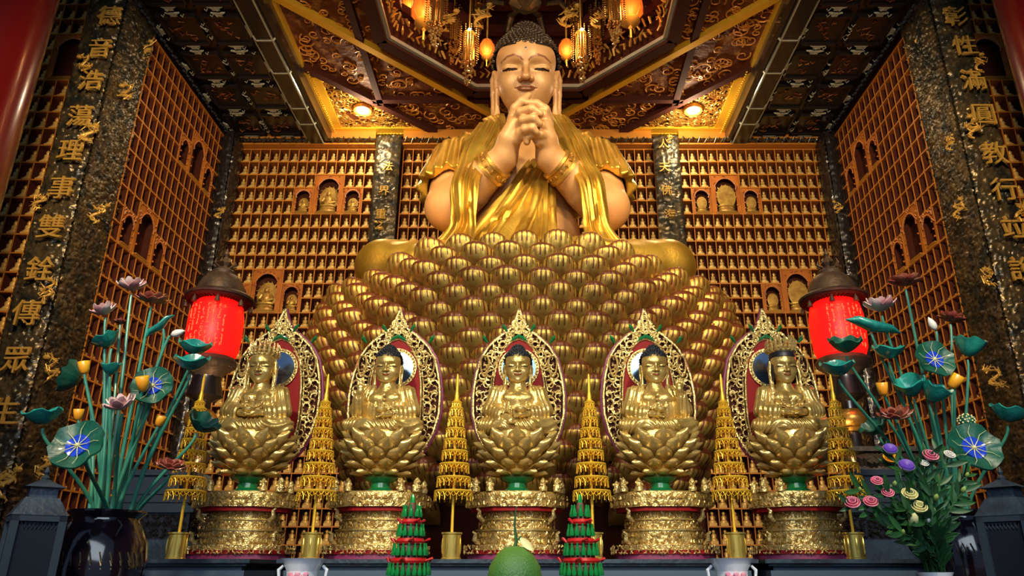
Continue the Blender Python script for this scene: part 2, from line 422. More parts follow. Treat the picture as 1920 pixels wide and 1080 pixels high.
for i, (x, y, Y, s, l) in enumerate([
    (160, 122, 6.70, .26, 'gilt dragon beside the second character of the left pillar'), (170, 250, 6.70, .30, 'gilt dragon below the fourth character of the left pillar'),
    (238, 175, 7.0, .28, 'gilt dragon on the inner side of the left pillar, near its top'), (187, 400, 7.0, .26, 'gilt dragon on the inner side of the left pillar, halfway up'),
    (78, 378, 6.74, .22, 'gilt dragon at the outer edge of the left pillar'), (92, 548, 6.72, .28, 'gilt dragon below the eighth character of the left pillar'),
    (100, 692, 6.85, .28, 'gilt dragon right of the tenth character of the left pillar'), (92, 870, 6.8, .26, 'gilt dragon low on the left pillar above the lantern cabinet'),
    (10, 905, 6.7, .34, 'gilt dragon at the foot of the left pillar by the frame edge'),
    (1835, 118, 6.70, .24, 'gilt dragon beside the second character of the right pillar'), (1822, 240, 6.70, .30, 'gilt dragon left of the fourth character of the right pillar'),
    (1780, 268, 6.95, .22, 'gilt dragon on the inner side of the right pillar, upper'), (1795, 392, 6.9, .26, 'gilt dragon on the inner side of the right pillar, halfway up'),
    (1912, 396, 6.72, .26, 'gilt dragon below the sixth character of the right pillar'), (1850, 520, 6.8, .26, 'gilt dragon low on the inner side of the right pillar'),
    (1864, 712, 6.8, .28, 'gilt dragon above the far right teal leaf'), (1722, 72, 7.2, .20, 'gilt dragon high above the right side wall'),
    (275, 95, 7.3, .28, 'gilt dragon high above the left side wall'), (413, 400, 9.55, .22, 'gilt dragon on the dark left corner post'),
    (1570, 390, 9.55, .22, 'gilt dragon on the dark right corner post'), (712, 425, 9.8, .20, 'gilt dragon low on the narrow carved panel left of the big statue'),
    (1254, 262, 9.8, .18, 'gilt dragon at the top of the narrow carved panel right of the big statue')]):
    dragon(x, y, Y, s, l, i)

# red pillars in front
for nm, X, lab in (('red_pillar', -4.86, 'x'), ('red_pillar', 4.88, 'y')):
    mb = MB(); mb.lathe([(0.42, 0.12), (0.42, 8.9)], 48, Matrix.Translation((X, 5.5, 0)))
    mb.lathe([(0.60, 0), (0.60, 0.1), (0.52, 0.14), (0.50, 0.3), (0.43, 0.34)], 48, Matrix.Translation((X, 5.5, 0)))
    o = mb.build('red_pillar', M['red_lac'])
    tag(o, 'glossy red round pillar at the top %s corner of the view' % ('left' if X < 0 else 'right'), 'pillar')

# top border under the ceiling: carved dragon frieze and gold line
mb = MB(); fz = MB()
for xa, xb in ((-4.6, -2.36), (-1.93, 1.91), (2.33, 4.6)):
    mb.box(xa, xb, 9.88, 10.0, 7.52, 7.545); mb.box(xa, xb, 9.90, 10.1, 7.64, 7.80)
    for i in range(int((xb - xa) / 0.05)):
        x = xa + 0.03 + i * 0.05; ph = i * 2.399
        fz.tube([(x, 9.87, 7.56 + .03 * math.sin(ph)), (x + .03, 9.84, 7.60 + .03 * math.cos(ph)), (x + .07, 9.87, 7.60 - .03 * math.sin(ph * 1.7))], [.008, .017, .006], 6)
struct('trim_gold_line', mb, M['wood_edge'], smooth=False)
struct('trim_frieze', fz, M['bronze'])

# ---- ceiling: dark side soffits
def soffit(sgn, nm):
    x0, x1, z = 3.40, 4.60, 7.66; X = lambda x: sgn * x
    mb = MB(); mb.box(min(X(x0), X(5.1)), max(X(x0), X(5.1)), 3.8, 10.0, z + 0.06, z + 0.14)
    scr = MB(); rel = MB(); r = random.Random(3)
    y = 9.86
    while y > 4.2:
        for xc in (3.72, 4.27):
            hy = 0.235; hx = 0.2
            mb.box(X(xc) - hx - .02, X(xc) + hx + .02, y - .47 - .02, y - 0.02, z + .035, z + .07)
            # frame bars round each panel
            for a, b in (((-hx - .045, 0), (-hx - .02, -.51)), ((hx + .02, 0), (hx + .045, -.51))):
                mb.box(X(xc) + a[0], X(xc) + b[0], y - .51, y, z, z + .06)
            mb.box(X(xc) - hx - .04, X(xc) + hx + .04, y - .03, y, z, z + .06); mb.box(X(xc) - hx - .04, X(xc) + hx + .04, y - .53, y - .50, z, z + .06)
            for k in range(9):
                cx, cy = X(xc) + r.uniform(-.13, .13), y - .25 + r.uniform(-.16, .16); a = r.random() * 6
                rel.tube([(cx, cy, z + .03), (cx + .05 * math.cos(a), cy + .05 * math.sin(a), z + .02), (cx + .07 * math.cos(a + 1), cy + .07 * math.sin(a + 1), z + .03)], [.006, .012, .004], 5)
            # pierced light plates in the middle of each side
            for (ax, ay, L) in ((0, .035, 1), (0, -.565, 1), (-hx - .075, -.26, 0), (hx + .075, -.26, 0)):
                cx, cy = X(xc) + ax, y + ay; l = .105 * r.uniform(.8, 1.1)
                if L: pl = [(cx - l, cy - .03), (cx + l, cy - .03), (cx + l * .45, cy), (cx + l * .45, cy + .03), (cx - l * .45, cy + .03), (cx - l * .45, cy)]
                else: pl = [(cx - .03, cy - l), (cx, cy - l * .5), (cx + .03, cy - l * .45), (cx + .03, cy + l * .45), (cx, cy + l * .5), (cx - .03, cy + l)]
                n = len(pl); scr.add([(p[0], p[1], z - .004) for p in pl] + [(p[0], p[1], z + .02) for p in pl], [tuple(reversed(range(n))), tuple(range(n, 2 * n))] + [(i, (i + 1) % n, (i + 1) % n + n, i + n) for i in range(n)])
                for k in range(2):
                    dx = r.uniform(-.1, .1) if L else 0; dy = 0 if L else r.uniform(-.1, .1)
                    scr.tube([(cx + dx * 1.6, cy + dy * 1.6, z), (cx + dx * 1.6 + .02, cy + dy * 1.6 + .025, z - .01), (cx + dx * 1.6 + .045, cy + dy * 1.6 - .01, z)], .006, 5)
        y -= 0.70
    struct('ceiling_' + nm, mb, M['black'], smooth=False); struct('ceiling_screen_' + nm, scr, M['iron'], smooth=False); struct('ceiling_relief_' + nm, rel, M['paint'])
    # beaded edge on top of the side wall
    bd = MB(); y = 9.8
    while y > 6.9:
        bd.sphere((X(4.53), y, 7.56 + .012 * math.sin(y * 40)), (.02, .03, .018), 6); y -= .062
    x = 3.45
    while x < 4.5:
        bd.sphere((X(x), 9.84, 7.56), (.022, .02, .016), 6); x += .06
    struct('trim_beads_' + nm, bd, M['slate'])
    # hexagonal beam and fascia
    b = MB(); cx = X(3.25)
    hexa = [(-.14, .16), (-.17, 0), (-.10, -.13), (.10, -.13), (.17, 0), (.14, .16)]
    b.prism([(cx + p * 1.0, 7.66 + q) for p, q in hexa], 3.8, 9.98)
    b.box(min(X(3.05), X(3.12)), max(X(3.05), X(3.12)), 3.8, 9.98, 7.56, 8.0)
    struct('ceiling_beam_' + nm, b, M['black'], smooth=False)
    g = MB()
    for q in (-.155, .155): g.bar((cx + q, 3.8, 7.60), (cx + q, 9.97, 7.60), .02, .02)
    g.bar((cx + sgn * -.10, 3.8, 7.53), (cx + sgn * -.10, 9.97, 7.53), .016, .016)
    for y in (9.92, 9.35, 8.95, 8.15, 7.5, 6.7, 5.9):
        for a, bb in (((-.155, 7.60), (-.10, 7.53)), ((-.10, 7.53), (.10, 7.53)), ((.10, 7.53), (.155, 7.60))):
            m = (a[0] + bb[0]) / 2
            yy0 = y - (.08 if abs(a[0]) < .12 and a[0] < 0 else 0); yy1 = y - (.08 if abs(bb[0]) < .12 and bb[0] > 0 and a[0] > 0 else 0)
            g.bar((cx + a[0], y, a[1]), (cx + bb[0], y, bb[1]), .02, .018)
    struct('trim_beam_' + nm, g, M['iron'], smooth=False)


soffit(-1, 'left'); soffit(1, 'right')

# ---- ceiling: coffered octagon
CY, CZ, HS = 6.94, 7.80, 3.05
fr = MB(); dk = MB(); pn = MB()
def beam(mb, a, b, w_, h_, z=CZ): mb.bar((a[0], CY + a[1], z), (b[0], CY + b[1], z), w_, h_)
for s in (-1, 1):
    beam(fr, (-HS, s * HS), (HS, s * HS), .07, .10); beam(fr, (s * HS, -HS), (s * HS, HS), .07, .10)
    beam(dk, (-2.25, s * 2.15), (2.25, s * 2.15), .09, .12); beam(dk, (s * 2.15, -2.25), (s * 2.15, 2.25), .09, .12)
    for q in (-1, 1):
        beam(dk, (s * HS, q * 1.39), (s * 1.39, q * HS), .10, .12)
        beam(fr, (s * HS, 0), (0, q * HS), .10, .09, CZ - .02)
        # gilt inner borders of the corner triangles
        for k in range(30):
            u = k / 29
            fr.sphere((s * (HS - .06), CY + q * (1.46 + u * 1.5), CZ - .06), .014, 5); fr.sphere((s * (1.46 + u * 1.5), CY + q * (HS - .06), CZ - .06), .014, 5)
struct('trim_coffer_gilt', fr, M['gold_yellow'])
struct('trim_coffer_dark', dk, M['wood_dark'], smooth=False)
# painted boards: square with an octagonal hole
R8 = 1.78; T8 = R8 * math.tan(PI / 8)
octo = [(T8, R8), (R8, T8), (R8, -T8), (T8, -R8), (-T8, -R8), (-R8, -T8), (-R8, T8), (-T8, R8)]
sq = [(T8, HS), (HS, T8), (HS, -T8), (T8, -HS), (-T8, -HS), (-HS, -T8), (-HS, T8), (-T8, HS)]
z = CZ + .03; v = []; f = []
for i in range(8):
    a, b, c, d = octo[i], octo[(i + 1) % 8], sq[(i + 1) % 8], sq[i]
    pl = [a, b, c, d] if i % 2 == 1 else [a, b, c, (math.copysign(HS, c[0]), math.copysign(HS, c[1] if abs(c[1]) > 1 else d[1])), d]
    if i % 2 == 0:
        cx = math.copysign(HS, octo[i][0] + octo[(i + 1) % 8][0]); cy = math.copysign(HS, octo[i][1] + octo[(i + 1) % 8][1]); pl = [a, b, c, (cx, cy), d]
    o = len(v); v += [(p[0], CY + p[1], z) for p in pl]; f.append(tuple(range(o, o + len(pl)))); o2 = len(v); v += [(p[0], CY + p[1], z + .05) for p in pl]; f.append(tuple(range(o2, o2 + len(pl))))
pn.add(v, f)
struct('ceiling', pn, M['paint'], smooth=False)
# octagonal shaft with stepped rim
sh = MB(); rim = MB(); lf = MB()
for i in range(8):
    a, b = Vector((*octo[i], 0)), Vector((*octo[(i + 1) % 8], 0)); c = Vector((0, CY, 0))
    a0, b0 = a + c, b + c
    sh.add([a0 + Vector((0, 0, CZ - .08)), b0 + Vector((0, 0, CZ - .08)), b0 + Vector((0, 0, 10.2)), a0 + Vector((0, 0, 10.2))], [(0, 1, 2, 3)])
    rim.bar(a * .985 + c + Vector((0, 0, CZ - .08)), b * .985 + c + Vector((0, 0, CZ - .08)), .05, .05)
    sh.bar(a * 1.045 + c + Vector((0, 0, CZ - .06)), b * 1.045 + c + Vector((0, 0, CZ - .06)), .16, .16)
    for lev, (sc_, zz) in enumerate(((.93, 8.15), (.86, 8.5), (.8, 8.85))):
        sh.bar(a * sc_ + c + Vector((0, 0, zz)), b * sc_ + c + Vector((0, 0, zz)), .10, .12)
    for k in range(16):
        u = (k + .5) / 16; p = a.lerp(b, u) * .95 + c + Vector((0, 0, CZ + .02)); r = random.Random(i * 50 + k)
        for q in range(3):
            lf.tube([p + Vector((0, 0, q * .17)), p * 1 + Vector((r.uniform(-.05, .05), r.uniform(-.05, .05), q * .17 + .08)), p + Vector((r.uniform(-.09, .09), r.uniform(-.09, .09), q * .17 + .13))], [.014, .02, .004], 5)
sh.box(-2.2, 2.2, CY - 2.2, CY + 2.2, 10.2, 10.3)
struct('ceiling_shaft', sh, M['wood_dark'], smooth=False); struct('trim_shaft_rim', rim, M['iron'], smooth=False); struct('trim_shaft_leaves', lf, M['bronze_gold'])
bd = MB()
for s in (-1, 1):
    for q in (-1, 1):
        xs = sorted((s * 1.62, s * 2.98)); ys = sorted((CY + q * (HS - .17), CY + q * (HS - .05))); bd.box(xs[0], xs[1], ys[0], ys[1], CZ - .035, CZ + .02)
        xs = sorted((s * (HS - .17), s * (HS - .05))); ys = sorted((CY + q * 1.62, CY + q * 2.98)); bd.box(xs[0], xs[1], ys[0], ys[1], CZ - .03, CZ + .02)
struct('trim_triangle_border', bd, M['gold_yellow'], smooth=False)
# painted/carved scroll relief over the boards
def scroll(mb, x, y, z, s, a, h=1, n=10, rr=.012):
    pts = []
    for i in range(n):
        u = i / (n - 1); th = a + h * u * 7.2; q = s * (1 - .75 * u); pts.append((x + q * math.cos(th), y + q * math.sin(th), z - .006))
    mb.tube(pts, [rr * (1 - .5 * i / n) for i in range(n)], 5)
rl = MB(); r = random.Random(11)
for s in (-1, 1):
    for k in range(620):
        x, y = s * r.uniform(.1, 2.98), r.uniform(-2.9, 2.98)
        if abs(x) < R8 + .1 and abs(y) < R8 + .1 and abs(x) + abs(y) < R8 * 1.45: continue
        if abs(x) + abs(y) > 4.40: continue
        scroll(rl, x, CY + y, CZ + .02, r.uniform(.05, .12), r.random() * 6, r.choice((-1, 1)), 13, .012)
struct('ceiling_scrolls', rl, M['wood_edge'])
tri = MB()
for s in (-1, 1):
    for q in (1, -1):
        for k in range(150):
            a, b = r.random(), r.random()
            if a + b > 1: a, b = 1 - a, 1 - b
            x, y = s * (HS - .12 - a * 1.35), q * (HS - .12 - b * 1.35)
            if abs(x) + abs(y) < 4.55: continue
            scroll(tri, x, CY + y, CZ, r.uniform(.05, .10), r.random() * 6, r.choice((-1, 1)), 13, .015)
struct('trim_triangle_scrolls', tri, M['gold'])
for s, l in ((-1, 'round white ceiling lamp left of the big statue\'s head'), (1, 'round white ceiling lamp right of the big statue\'s head')):
    t = thing('ceiling_lamp', l, 'lamp', (s * 2.44, 9.30, CZ - .02))
    mb = MB(); mb.lathe([(.10, -.05), (.13, -.06), (.14, -.03), (.13, .02)], 24); mb.build('ring', M['gold'], t)
    mb = MB(); mb.lathe([(.0001, -.075), (.07, -.065), (.10, -.045), (.10, -.03)], 24); mb.build('lamp_glass', M['bulb'], t)
    add_light('ceiling_lamp_light', 'POINT', (s * 2.42, 9.26, CZ - .22), 42, (1.0, .78, .48), size=.08)
# ------------------------------------------------------------------ sculpting: signed distance fields meshed with surface nets
A = lambda *v: np.array(v, dtype=np.float32)


def cap_(p, a, b, ra, rb):
    a = np.asarray(a, np.float32); b = np.asarray(b, np.float32); d = b - a; q = p - a
    h = np.clip(q @ d / max(1e-9, float(d @ d)), 0, 1)
    return np.linalg.norm(q - h[:, None] * d, axis=1) - (ra + (rb - ra) * h)


def ell_(p, c, r):
    r = np.asarray(r, np.float32); q = p - np.asarray(c, np.float32)
    k0 = np.linalg.norm(q / r, axis=1); k1 = np.linalg.norm(q / (r * r), axis=1)
    return k0 * (k0 - 1) / np.maximum(k1, 1e-6)


def smin(a, b, k):
    h = np.clip(0.5 + 0.5 * (b - a) / k, 0, 1); return b + (a - b) * h - k * h * (1 - h)


def smax(a, b, k): return -smin(-a, -b, k)


def chain_(p, pts, rs, k=0.0):
    d = None
    for i in range(len(pts) - 1):
        e = cap_(p, pts[i], pts[i + 1], rs[i], rs[i + 1]); d = e if d is None else (smin(d, e, k) if k else np.minimum(d, e))
    return d


def snet(f, lo, hi, h, B=8):
    lo = np.asarray(lo, np.float32); hi = np.asarray(hi, np.float32)
    nb = np.ceil((hi - lo) / (h * B)).astype(int); n = nb * B
    V = np.empty(n, np.float32)
    g = [np.arange(k) for k in nb]; bi = np.stack(np.meshgrid(*g, indexing='ij'), -1).reshape(-1, 3)
    cen = lo + (bi * B + (B - 1) / 2) * h; fc = f(cen.astype(np.float32)); act = np.abs(fc) < h * B * 1.35
    VB = V.reshape(nb[0], B, nb[1], B, nb[2], B)
    for (i, j, k), v in zip(bi[~act], fc[~act]): VB[i, :, j, :, k, :] = v
    off = np.stack(np.meshgrid(*[np.arange(B)] * 3, indexing='ij'), -1).reshape(-1, 3)
    ab = bi[act]
    for s in range(0, len(ab), 400):
        c = ab[s:s + 400]; pts = lo + (c[:, None, :] * B + off[None]) * h
        vals = f(pts.reshape(-1, 3).astype(np.float32)).reshape(len(c), B, B, B)
        for (i, j, k), v in zip(c, vals): VB[i, :, j, :, k, :] = v
    S = V < 0; nx, ny, nz = n
    acc = np.zeros((nx - 1, ny - 1, nz - 1, 3), np.float32); cnt = np.zeros((nx - 1, ny - 1, nz - 1), np.int16)
    C = [(0, 0, 0), (1, 0, 0), (0, 1, 0), (1, 1, 0), (0, 0, 1), (1, 0, 1), (0, 1, 1), (1, 1, 1)]
    sl = lambda c: (slice(c[0], nx - 1 + c[0]), slice(c[1], ny - 1 + c[1]), slice(c[2], nz - 1 + c[2]))
    for a in range(8):
        for ax in range(3):
            if C[a][ax]: continue
            b = list(C[a]); b[ax] = 1; va, vb = V[sl(C[a])], V[sl(b)]; m = (va < 0) != (vb < 0)
            if not m.any(): continue
            t = va[m] / (va[m] - vb[m]); q = np.tile(np.asarray(C[a], np.float32), (len(t), 1)); q[:, ax] = t
            acc[m] += q; cnt[m] += 1
    mk = cnt > 0; idx = -np.ones(mk.shape, np.int64); idx[mk] = np.arange(mk.sum())
    vert = lo + (np.argwhere(mk) + acc[mk] / cnt[mk][:, None]) * h
    Q = []
    for ax in range(3):
        u, v = (ax + 1) % 3, (ax + 2) % 3
        s0 = [slice(None)] * 3; s1 = [slice(None)] * 3; s0[ax] = slice(0, -1); s1[ax] = slice(1, None)
        m = S[tuple(s0)] != S[tuple(s1)]; e = np.argwhere(m); ins = S[tuple(s0)][m]
        ok = (e[:, u] > 0) & (e[:, v] > 0) & (e[:, u] < n[u] - 1) & (e[:, v] < n[v] - 1); e = e[ok]; ins = ins[ok]
        def at(du, dv):
            q = e.copy(); q[:, u] -= du; q[:, v] -= dv; return idx[q[:, 0], q[:, 1], q[:, 2]]
        quad = np.stack([at(1, 1), at(0, 1), at(0, 0), at(1, 0)], 1); quad[~ins] = quad[~ins][:, ::-1]; Q.append(quad)
    return vert, np.concatenate(Q)


def net_obj(name, f, lo, hi, h, mats, parent=None, pick=None, origin=(0, 0, 0), relax=1):
    v, q = snet(f, lo, hi, h)
    for _ in range(relax):               # pull the vertices onto the surface
        e = h * 0.5; g = np.stack([f((v + d).astype(np.float32)) - f((v - d).astype(np.float32)) for d in (A(e, 0, 0), A(0, e, 0), A(0, 0, e))], 1) / (2 * e)
        fv = f(v.astype(np.float32)); gn = np.maximum(np.sum(g * g, 1), 0.05); v = v - np.clip(fv / gn, -h, h)[:, None] * g
    me = bpy.data.meshes.new(name); me.from_pydata((v - np.asarray(origin)).tolist(), [], q.tolist()); me.update()
    for m in (mats if isinstance(mats, (list, tuple)) else [mats]): me.materials.append(m)
    me.polygons.foreach_set('use_smooth', [True] * len(me.polygons))
    if pick is not None:
        c = v[q].mean(1); me.polygons.foreach_set('material_index', pick(c).astype(np.int32)); me.update()
    o = bpy.data.objects.new(name, me); COL.objects.link(o)
    if parent is not None: o.parent = parent
    return o


# ------------------------------------------------------------------ heads
def head_sdf(q, ears=True, hi=True):
    """q in head space: x right, y forward, z up, eyes at z=0, face half width 0.335"""
    x = np.abs(q[:, 0]); s = np.stack([x, q[:, 1], q[:, 2]], 1)
    d = ell_(s, (0, -.02, .12), (.345, .385, .37))
    d = smin(d, ell_(s, (0, .04, -.13), (.335, .28, .34)), .06); d = smin(d, ell_(s, (.17, .07, .13), (.172, .215, .20)), .05)
    d = smin(d, ell_(s, (0, .06, -.30), (.235, .235, .19)), .08)
    d = smin(d, ell_(s, (0, .225, -.405), (.085, .075, .065)), .07)
    d = smin(d, ell_(s, (.165, .165, -.175), (.125, .115, .12)), .07)
    d = smax(d, -ell_(s, (.165, .385, .022), (.125, .105, .052)), .05)            # sockets
    d = smin(d, ell_(s, (.168, .200, .004), (.118, .088, .050)), .018)           # lids
    d = smin(d, chain_(s, [(.024, .325, .045), (.06, .325, .10), (.13, .308, .130), (.215, .262, .118), (.295, .175, .062)], [.018, .021, .021, .018, .008]), .018)
    d = smin(d, chain_(s, [(0, .315, .07), (0, .345, -.02), (0, .405, -.125)], [.024, .026, .036], .02), .03)
    d = smin(d, ell_(s, (0, .405, -.132), (.052, .048, .042)), .02)
    d = smin(d, ell_(s, (.066, .352, -.142), (.036, .046, .034)), .020)
    d = smax(d, -ell_(s, (.034, .385, -.178), (.018, .022, .016)), .008)
    d = smin(d, chain_(s, [(0, .345, -.226), (.045, .338, -.229), (.118, .278, -.238)], [.013, .016, .006]), .012)
    d = smin(d, chain_(s, [(0, .336, -.258), (.045, .327, -.256), (.108, .280, -.243)], [.019, .018, .007]), .012)
    if hi: d = smax(d, -chain_(s, [(0, .366, -.242), (.05, .356, -.243), (.125, .290, -.240)], [.007, .007, .005]), .012)
    if hi: d = smax(d, -chain_(s, [(.075, .300, -.030), (.13, .305, -.022), (.20, .283, -.018), (.262, .228, -.022)], [.006, .008, .008, .005]), .008)
    d = smin(d, cap_(s, (0, -.06, -.28), (0, -.11, -.80), .20, .24), .06)
    if ears:
        e = chain_(s, [(.335, .02, -.06), (.375, -.04, .02), (.40, -.07, -.06), (.395, -.03, -.24), (.385, .02, -.42), (.37, .05, -.54), (.345, .06, -.50), (.345, .045, -.36), (.345, .04, -.20)],
                   [.025, .03, .032, .03, .032, .045, .04, .028, .03], .015)
        e = smin(e, ell_(s, (.36, -.01, -.12), (.03, .05, .10)), .03)
        d = smin(d, e, .02)
    return d


def head_only(q): return head_sdf(q)


def head_pick(q):
    x = np.abs(q[:, 0]); y, z = q[:, 1], q[:, 2]; r = np.zeros(len(q), int)
    s = np.stack([x, y, z], 1)
    lips = np.minimum(chain_(s, [(0, .345, -.226), (.045, .338, -.229), (.118, .278, -.238)], [.019, .021, .010]), chain_(s, [(0, .336, -.258), (.045, .327, -.256), (.108, .280, -.243)], [.025, .023, .011]))
    r[(lips < 0)] = 1
    f2 = s.copy(); f2[:, 1] = 0; brow = chain_(f2, [(.035, 0, .068), (.065, 0, .104), (.13, 0, .134), (.215, 0, .122), (.29, 0, .068)], [.006, .011, .014, .012, .005]); r[(brow < 0) & (y > .05)] = 1
    slit = chain_(s, [(.075, .292, -.030), (.13, .298, -.022), (.20, .276, -.018), (.262, .222, -.022)], [.011, .018, .018, .010]); r[slit < 0] = 2
    return r


def hair_mesh(n=420, curl=.030, sharp=1.5):
    """snail-curl cap in head space"""
    mb = MB(); mb.sphere((0, -.035, .135), (.385, .39, .375), 36); mb.sphere((0, -.07, .42), (.20, .20, .19), 24)
    g = PI * (3 - 5 ** .5)
    def ok(p): return not (p.y > -.03 and p.z < .285) and p.z > -.16
    for k in range(n):
        z = 1 - 2 * (k + .5) / n; r = math.sqrt(max(0, 1 - z * z)); a = k * g; nrm = Vector((r * math.cos(a), r * math.sin(a), z))
        p = Vector((0, -.035, .135)) + Vector((nrm.x * .385, nrm.y * .39, nrm.z * .375))
        if not ok(p) or (p - Vector((0, -.07, .42))).length < .18: continue
        Rm = nrm.to_track_quat('Z', 'Y').to_matrix().to_4x4(); Rm.translation = p
        mb.lathe([(curl, -.01), (curl * .95, curl * .4), (curl * .55, curl * .6), (curl * .5, curl * .85), (curl * .1, curl * sharp)], 7, Rm)
    for k in range(n // 4):
        z = 1 - 1.4 * (k + .5) / (n // 4); r = math.sqrt(max(0, 1 - z * z)); a = k * g; nrm = Vector((r * math.cos(a), r * math.sin(a), z))
        p = Vector((0, -.07, .42)) + nrm * .195
        Rm = nrm.to_track_quat('Z', 'Y').to_matrix().to_4x4(); Rm.translation = p
        mb.lathe([(curl, -.01), (curl * .95, curl * .4), (curl * .55, curl * .6), (curl * .5, curl * .85), (curl * .1, curl * sharp)], 7, Rm)
    return mb


def clip_face(mb):
    """drop the cap's faces in front of the face"""
    f = []
    for q in mb.f:
        c = sum((Vector(mb.v[i]) for i in q), Vector()) / len(q)
        if c.y > -.04 and c.z < .270 and c.z > -.30 and (c.y > .03 or c.z < .262): continue
        if c.z < -.22: continue
        f.append(q)
    mb.f = f; return mb


M['lip'] = mat('painted lip and brow', (0.24, 0.085, 0.035), 0.15, 0.4)
M['eye'] = mat('dark eye', (0.03, 0.015, 0.01), 0.0, 0.7, spec=0.1)
# ------------------------------------------------------------------ the giant statue
BG = thing('giant_buddha_statue', 'giant gilt seated statue with clasped hands raised to its chin, towering over the altar', 'statue', (0, 7.3, 4.05))
BO = np.array(BG.location, np.float32)
phi = math.radians(22)
HX, HF, HU = A(1, 0, 0), A(0, -math.cos(phi), -math.sin(phi)), A(0, -math.sin(phi), math.cos(phi))
eyeP = np.array(P(986, 126, 7.06), np.float32); HO = eyeP - .30 * HF
HEADM = Matrix(((1, 0, 0, HO[0]), (0, HF[1], HU[1], HO[1]), (0, HF[2], HU[2], HO[2]), (0, 0, 0, 1)))
def to_head(p): q = p - HO; return np.stack([q @ HX, q @ HF, q @ HU], 1)
PV = lambda x, y, Y: np.array(P(x, y, Y), np.float32)

EL, WL = PV(842, 390, 7.20), PV(945, 296, 6.80)
ER, WR = PV(1136, 390, 7.20), PV(1030, 296, 6.80)
SL, SR = A(-.80, 7.62, 5.80), A(.80, 7.62, 5.80)
FING = [
    ([(960, 226, 6.66), (966, 204, 6.60), (979, 190, 6.56), (991, 179, 6.58)], [.058, .054, .048, .036]),
    ([(966, 230, 6.62), (976, 211, 6.50), (997, 205, 6.43), (1013, 214, 6.45)], [.056, .054, .050, .038]),
    ([(970, 242, 6.60), (981, 226, 6.48), (1000, 222, 6.42), (1012, 232, 6.45)], [.054, .053, .048, .036]),
    ([(972, 254, 6.60), (984, 243, 6.50), (998, 240, 6.46), (1006, 248, 6.48)], [.050, .048, .044, .034]),
    ([(968, 262, 6.62), (976, 250, 6.56), (986, 250, 6.56), (988, 266, 6.58)], [.062, .056, .050, .036]),
    ([(1028, 222, 6.66), (1022, 206, 6.58), (1006, 195, 6.55), (988, 193, 6.55)], [.058, .054, .048, .036]),
    ([(1028, 232, 6.62), (1018, 216, 6.56), (1000, 213, 6.55), (984, 218, 6.56)], [.056, .053, .048, .036]),
    ([(1026, 244, 6.60), (1014, 236, 6.54), (998, 231, 6.53), (984, 236, 6.55)], [.054, .052, .047, .036]),
    ([(1024, 256, 6.60), (1012, 252, 6.54), (1000, 251, 6.53), (990, 258, 6.55)], [.050, .048, .043, .034]),
    ([(1012, 266, 6.62), (1004, 254, 6.60), (996, 246, 6.62), (990, 240, 6.64)], [.060, .054, .046, .036]),
]


def buddha_sdf(p):
    q = to_head(p); d = cap_(q, (0, -.06, -.34), (0, -.11, -.80), .19, .24)
    d = smin(d, ell_(p, (0, 7.60, 5.55), (.74, .40, .62)), .12)
    d = smin(d, ell_(p, (-.30, 7.34, 5.50), (.30, .18, .22)), .12); d = smin(d, ell_(p, (.30, 7.34, 5.50), (.30, .18, .22)), .12)
    d = smin(d, ell_(p, (0, 7.48, 4.85), (.60, .44, .50)), .15)
    for S_, E_, W_ in ((SL, EL, WL), (SR, ER, WR)):
        d = smin(d, cap_(p, S_, E_, .27, .25), .10)
        m = E_ * .62 + W_ * .38
        d = smin(d, chain_(p, [E_, m, W_], [.25, .235, .14]), .06)
    # palms
    for w_, a, b in ((WL, PV(955, 262, 6.68), PV(966, 236, 6.62)), (WR, PV(1024, 262, 6.68), PV(1020, 240, 6.62))):
        d = smin(d, chain_(p, [w_, a, b], [.13, .125, .10]), .05)
    for pts, rs in FING:
        P3 = [PV(*k) for k in pts]; f = chain_(p, P3, rs, .012)
        d = smin(d, f, .012)
    return d


lo = np.array([-1.35, 6.30, 4.30]); hi = np.array([1.35, 8.1, 6.7])
net_obj('body', buddha_sdf, lo, hi, .0185, [M['skin']], BG, None, BO)
hc = HO - .06 * HF - .0 * HU
net_obj('head', lambda p: head_sdf(to_head(p)), (HO[0] - .5, HO[1] - .62, HO[2] - .95), (HO[0] + .5, HO[1] + .62, HO[2] + .72), .0085, [M['skin'], M['lip'], M['eye']], BG, lambda c: head_pick(to_head(c)), BO)
hb = clip_face(hair_mesh(900, .029, 1.25)); hb.v = [tuple(HEADM @ Vector(v) - Vector(BG.location)) for v in hb.v]
hb.build('hair', M['hair_brown'], BG, sharp=50)
u = MB(); u.sphere((0, .345, .205), (.018, .012, .018), 12, HEADM); u.v = [tuple(Vector(v) - Vector(BG.location)) for v in u.v]; u.build('forehead_jewel', M['mirror'], BG)


# legs and lower robe
def legs_sdf(p):
    x = np.abs(p[:, 0]); s = np.stack([x, p[:, 1], p[:, 2]], 1)
    d = cap_(s, (.35, 7.55, 4.42), (1.44, 6.98, 4.28), .34, .27)
    d = smin(d, chain_(p, [A(1.44, 6.98, 4.26), A(.6, 6.58, 4.16), A(-.35, 6.62, 4.20)], [.27, .24, .15]), .06)
    d = smin(d, chain_(p, [A(-1.44, 6.98, 4.26), A(-.6, 6.62, 4.14), A(.35, 6.66, 4.10)], [.27, .24, .15]), .06)
    fold = .016 * np.sin(26 * (p[:, 2] * 1.0 + .35 * np.abs(p[:, 0]) ** 1.3 + .1 * np.sin(3 * p[:, 0]))) * np.clip((1.35 - x) * 1.6, 0.08, 1)
    return d - fold - .01


net_obj('leg_robe', legs_sdf, (-1.9, 6.2, 3.8), (1.9, 8.0, 4.95), .026, M['gold_robe'], BG, None, BO)


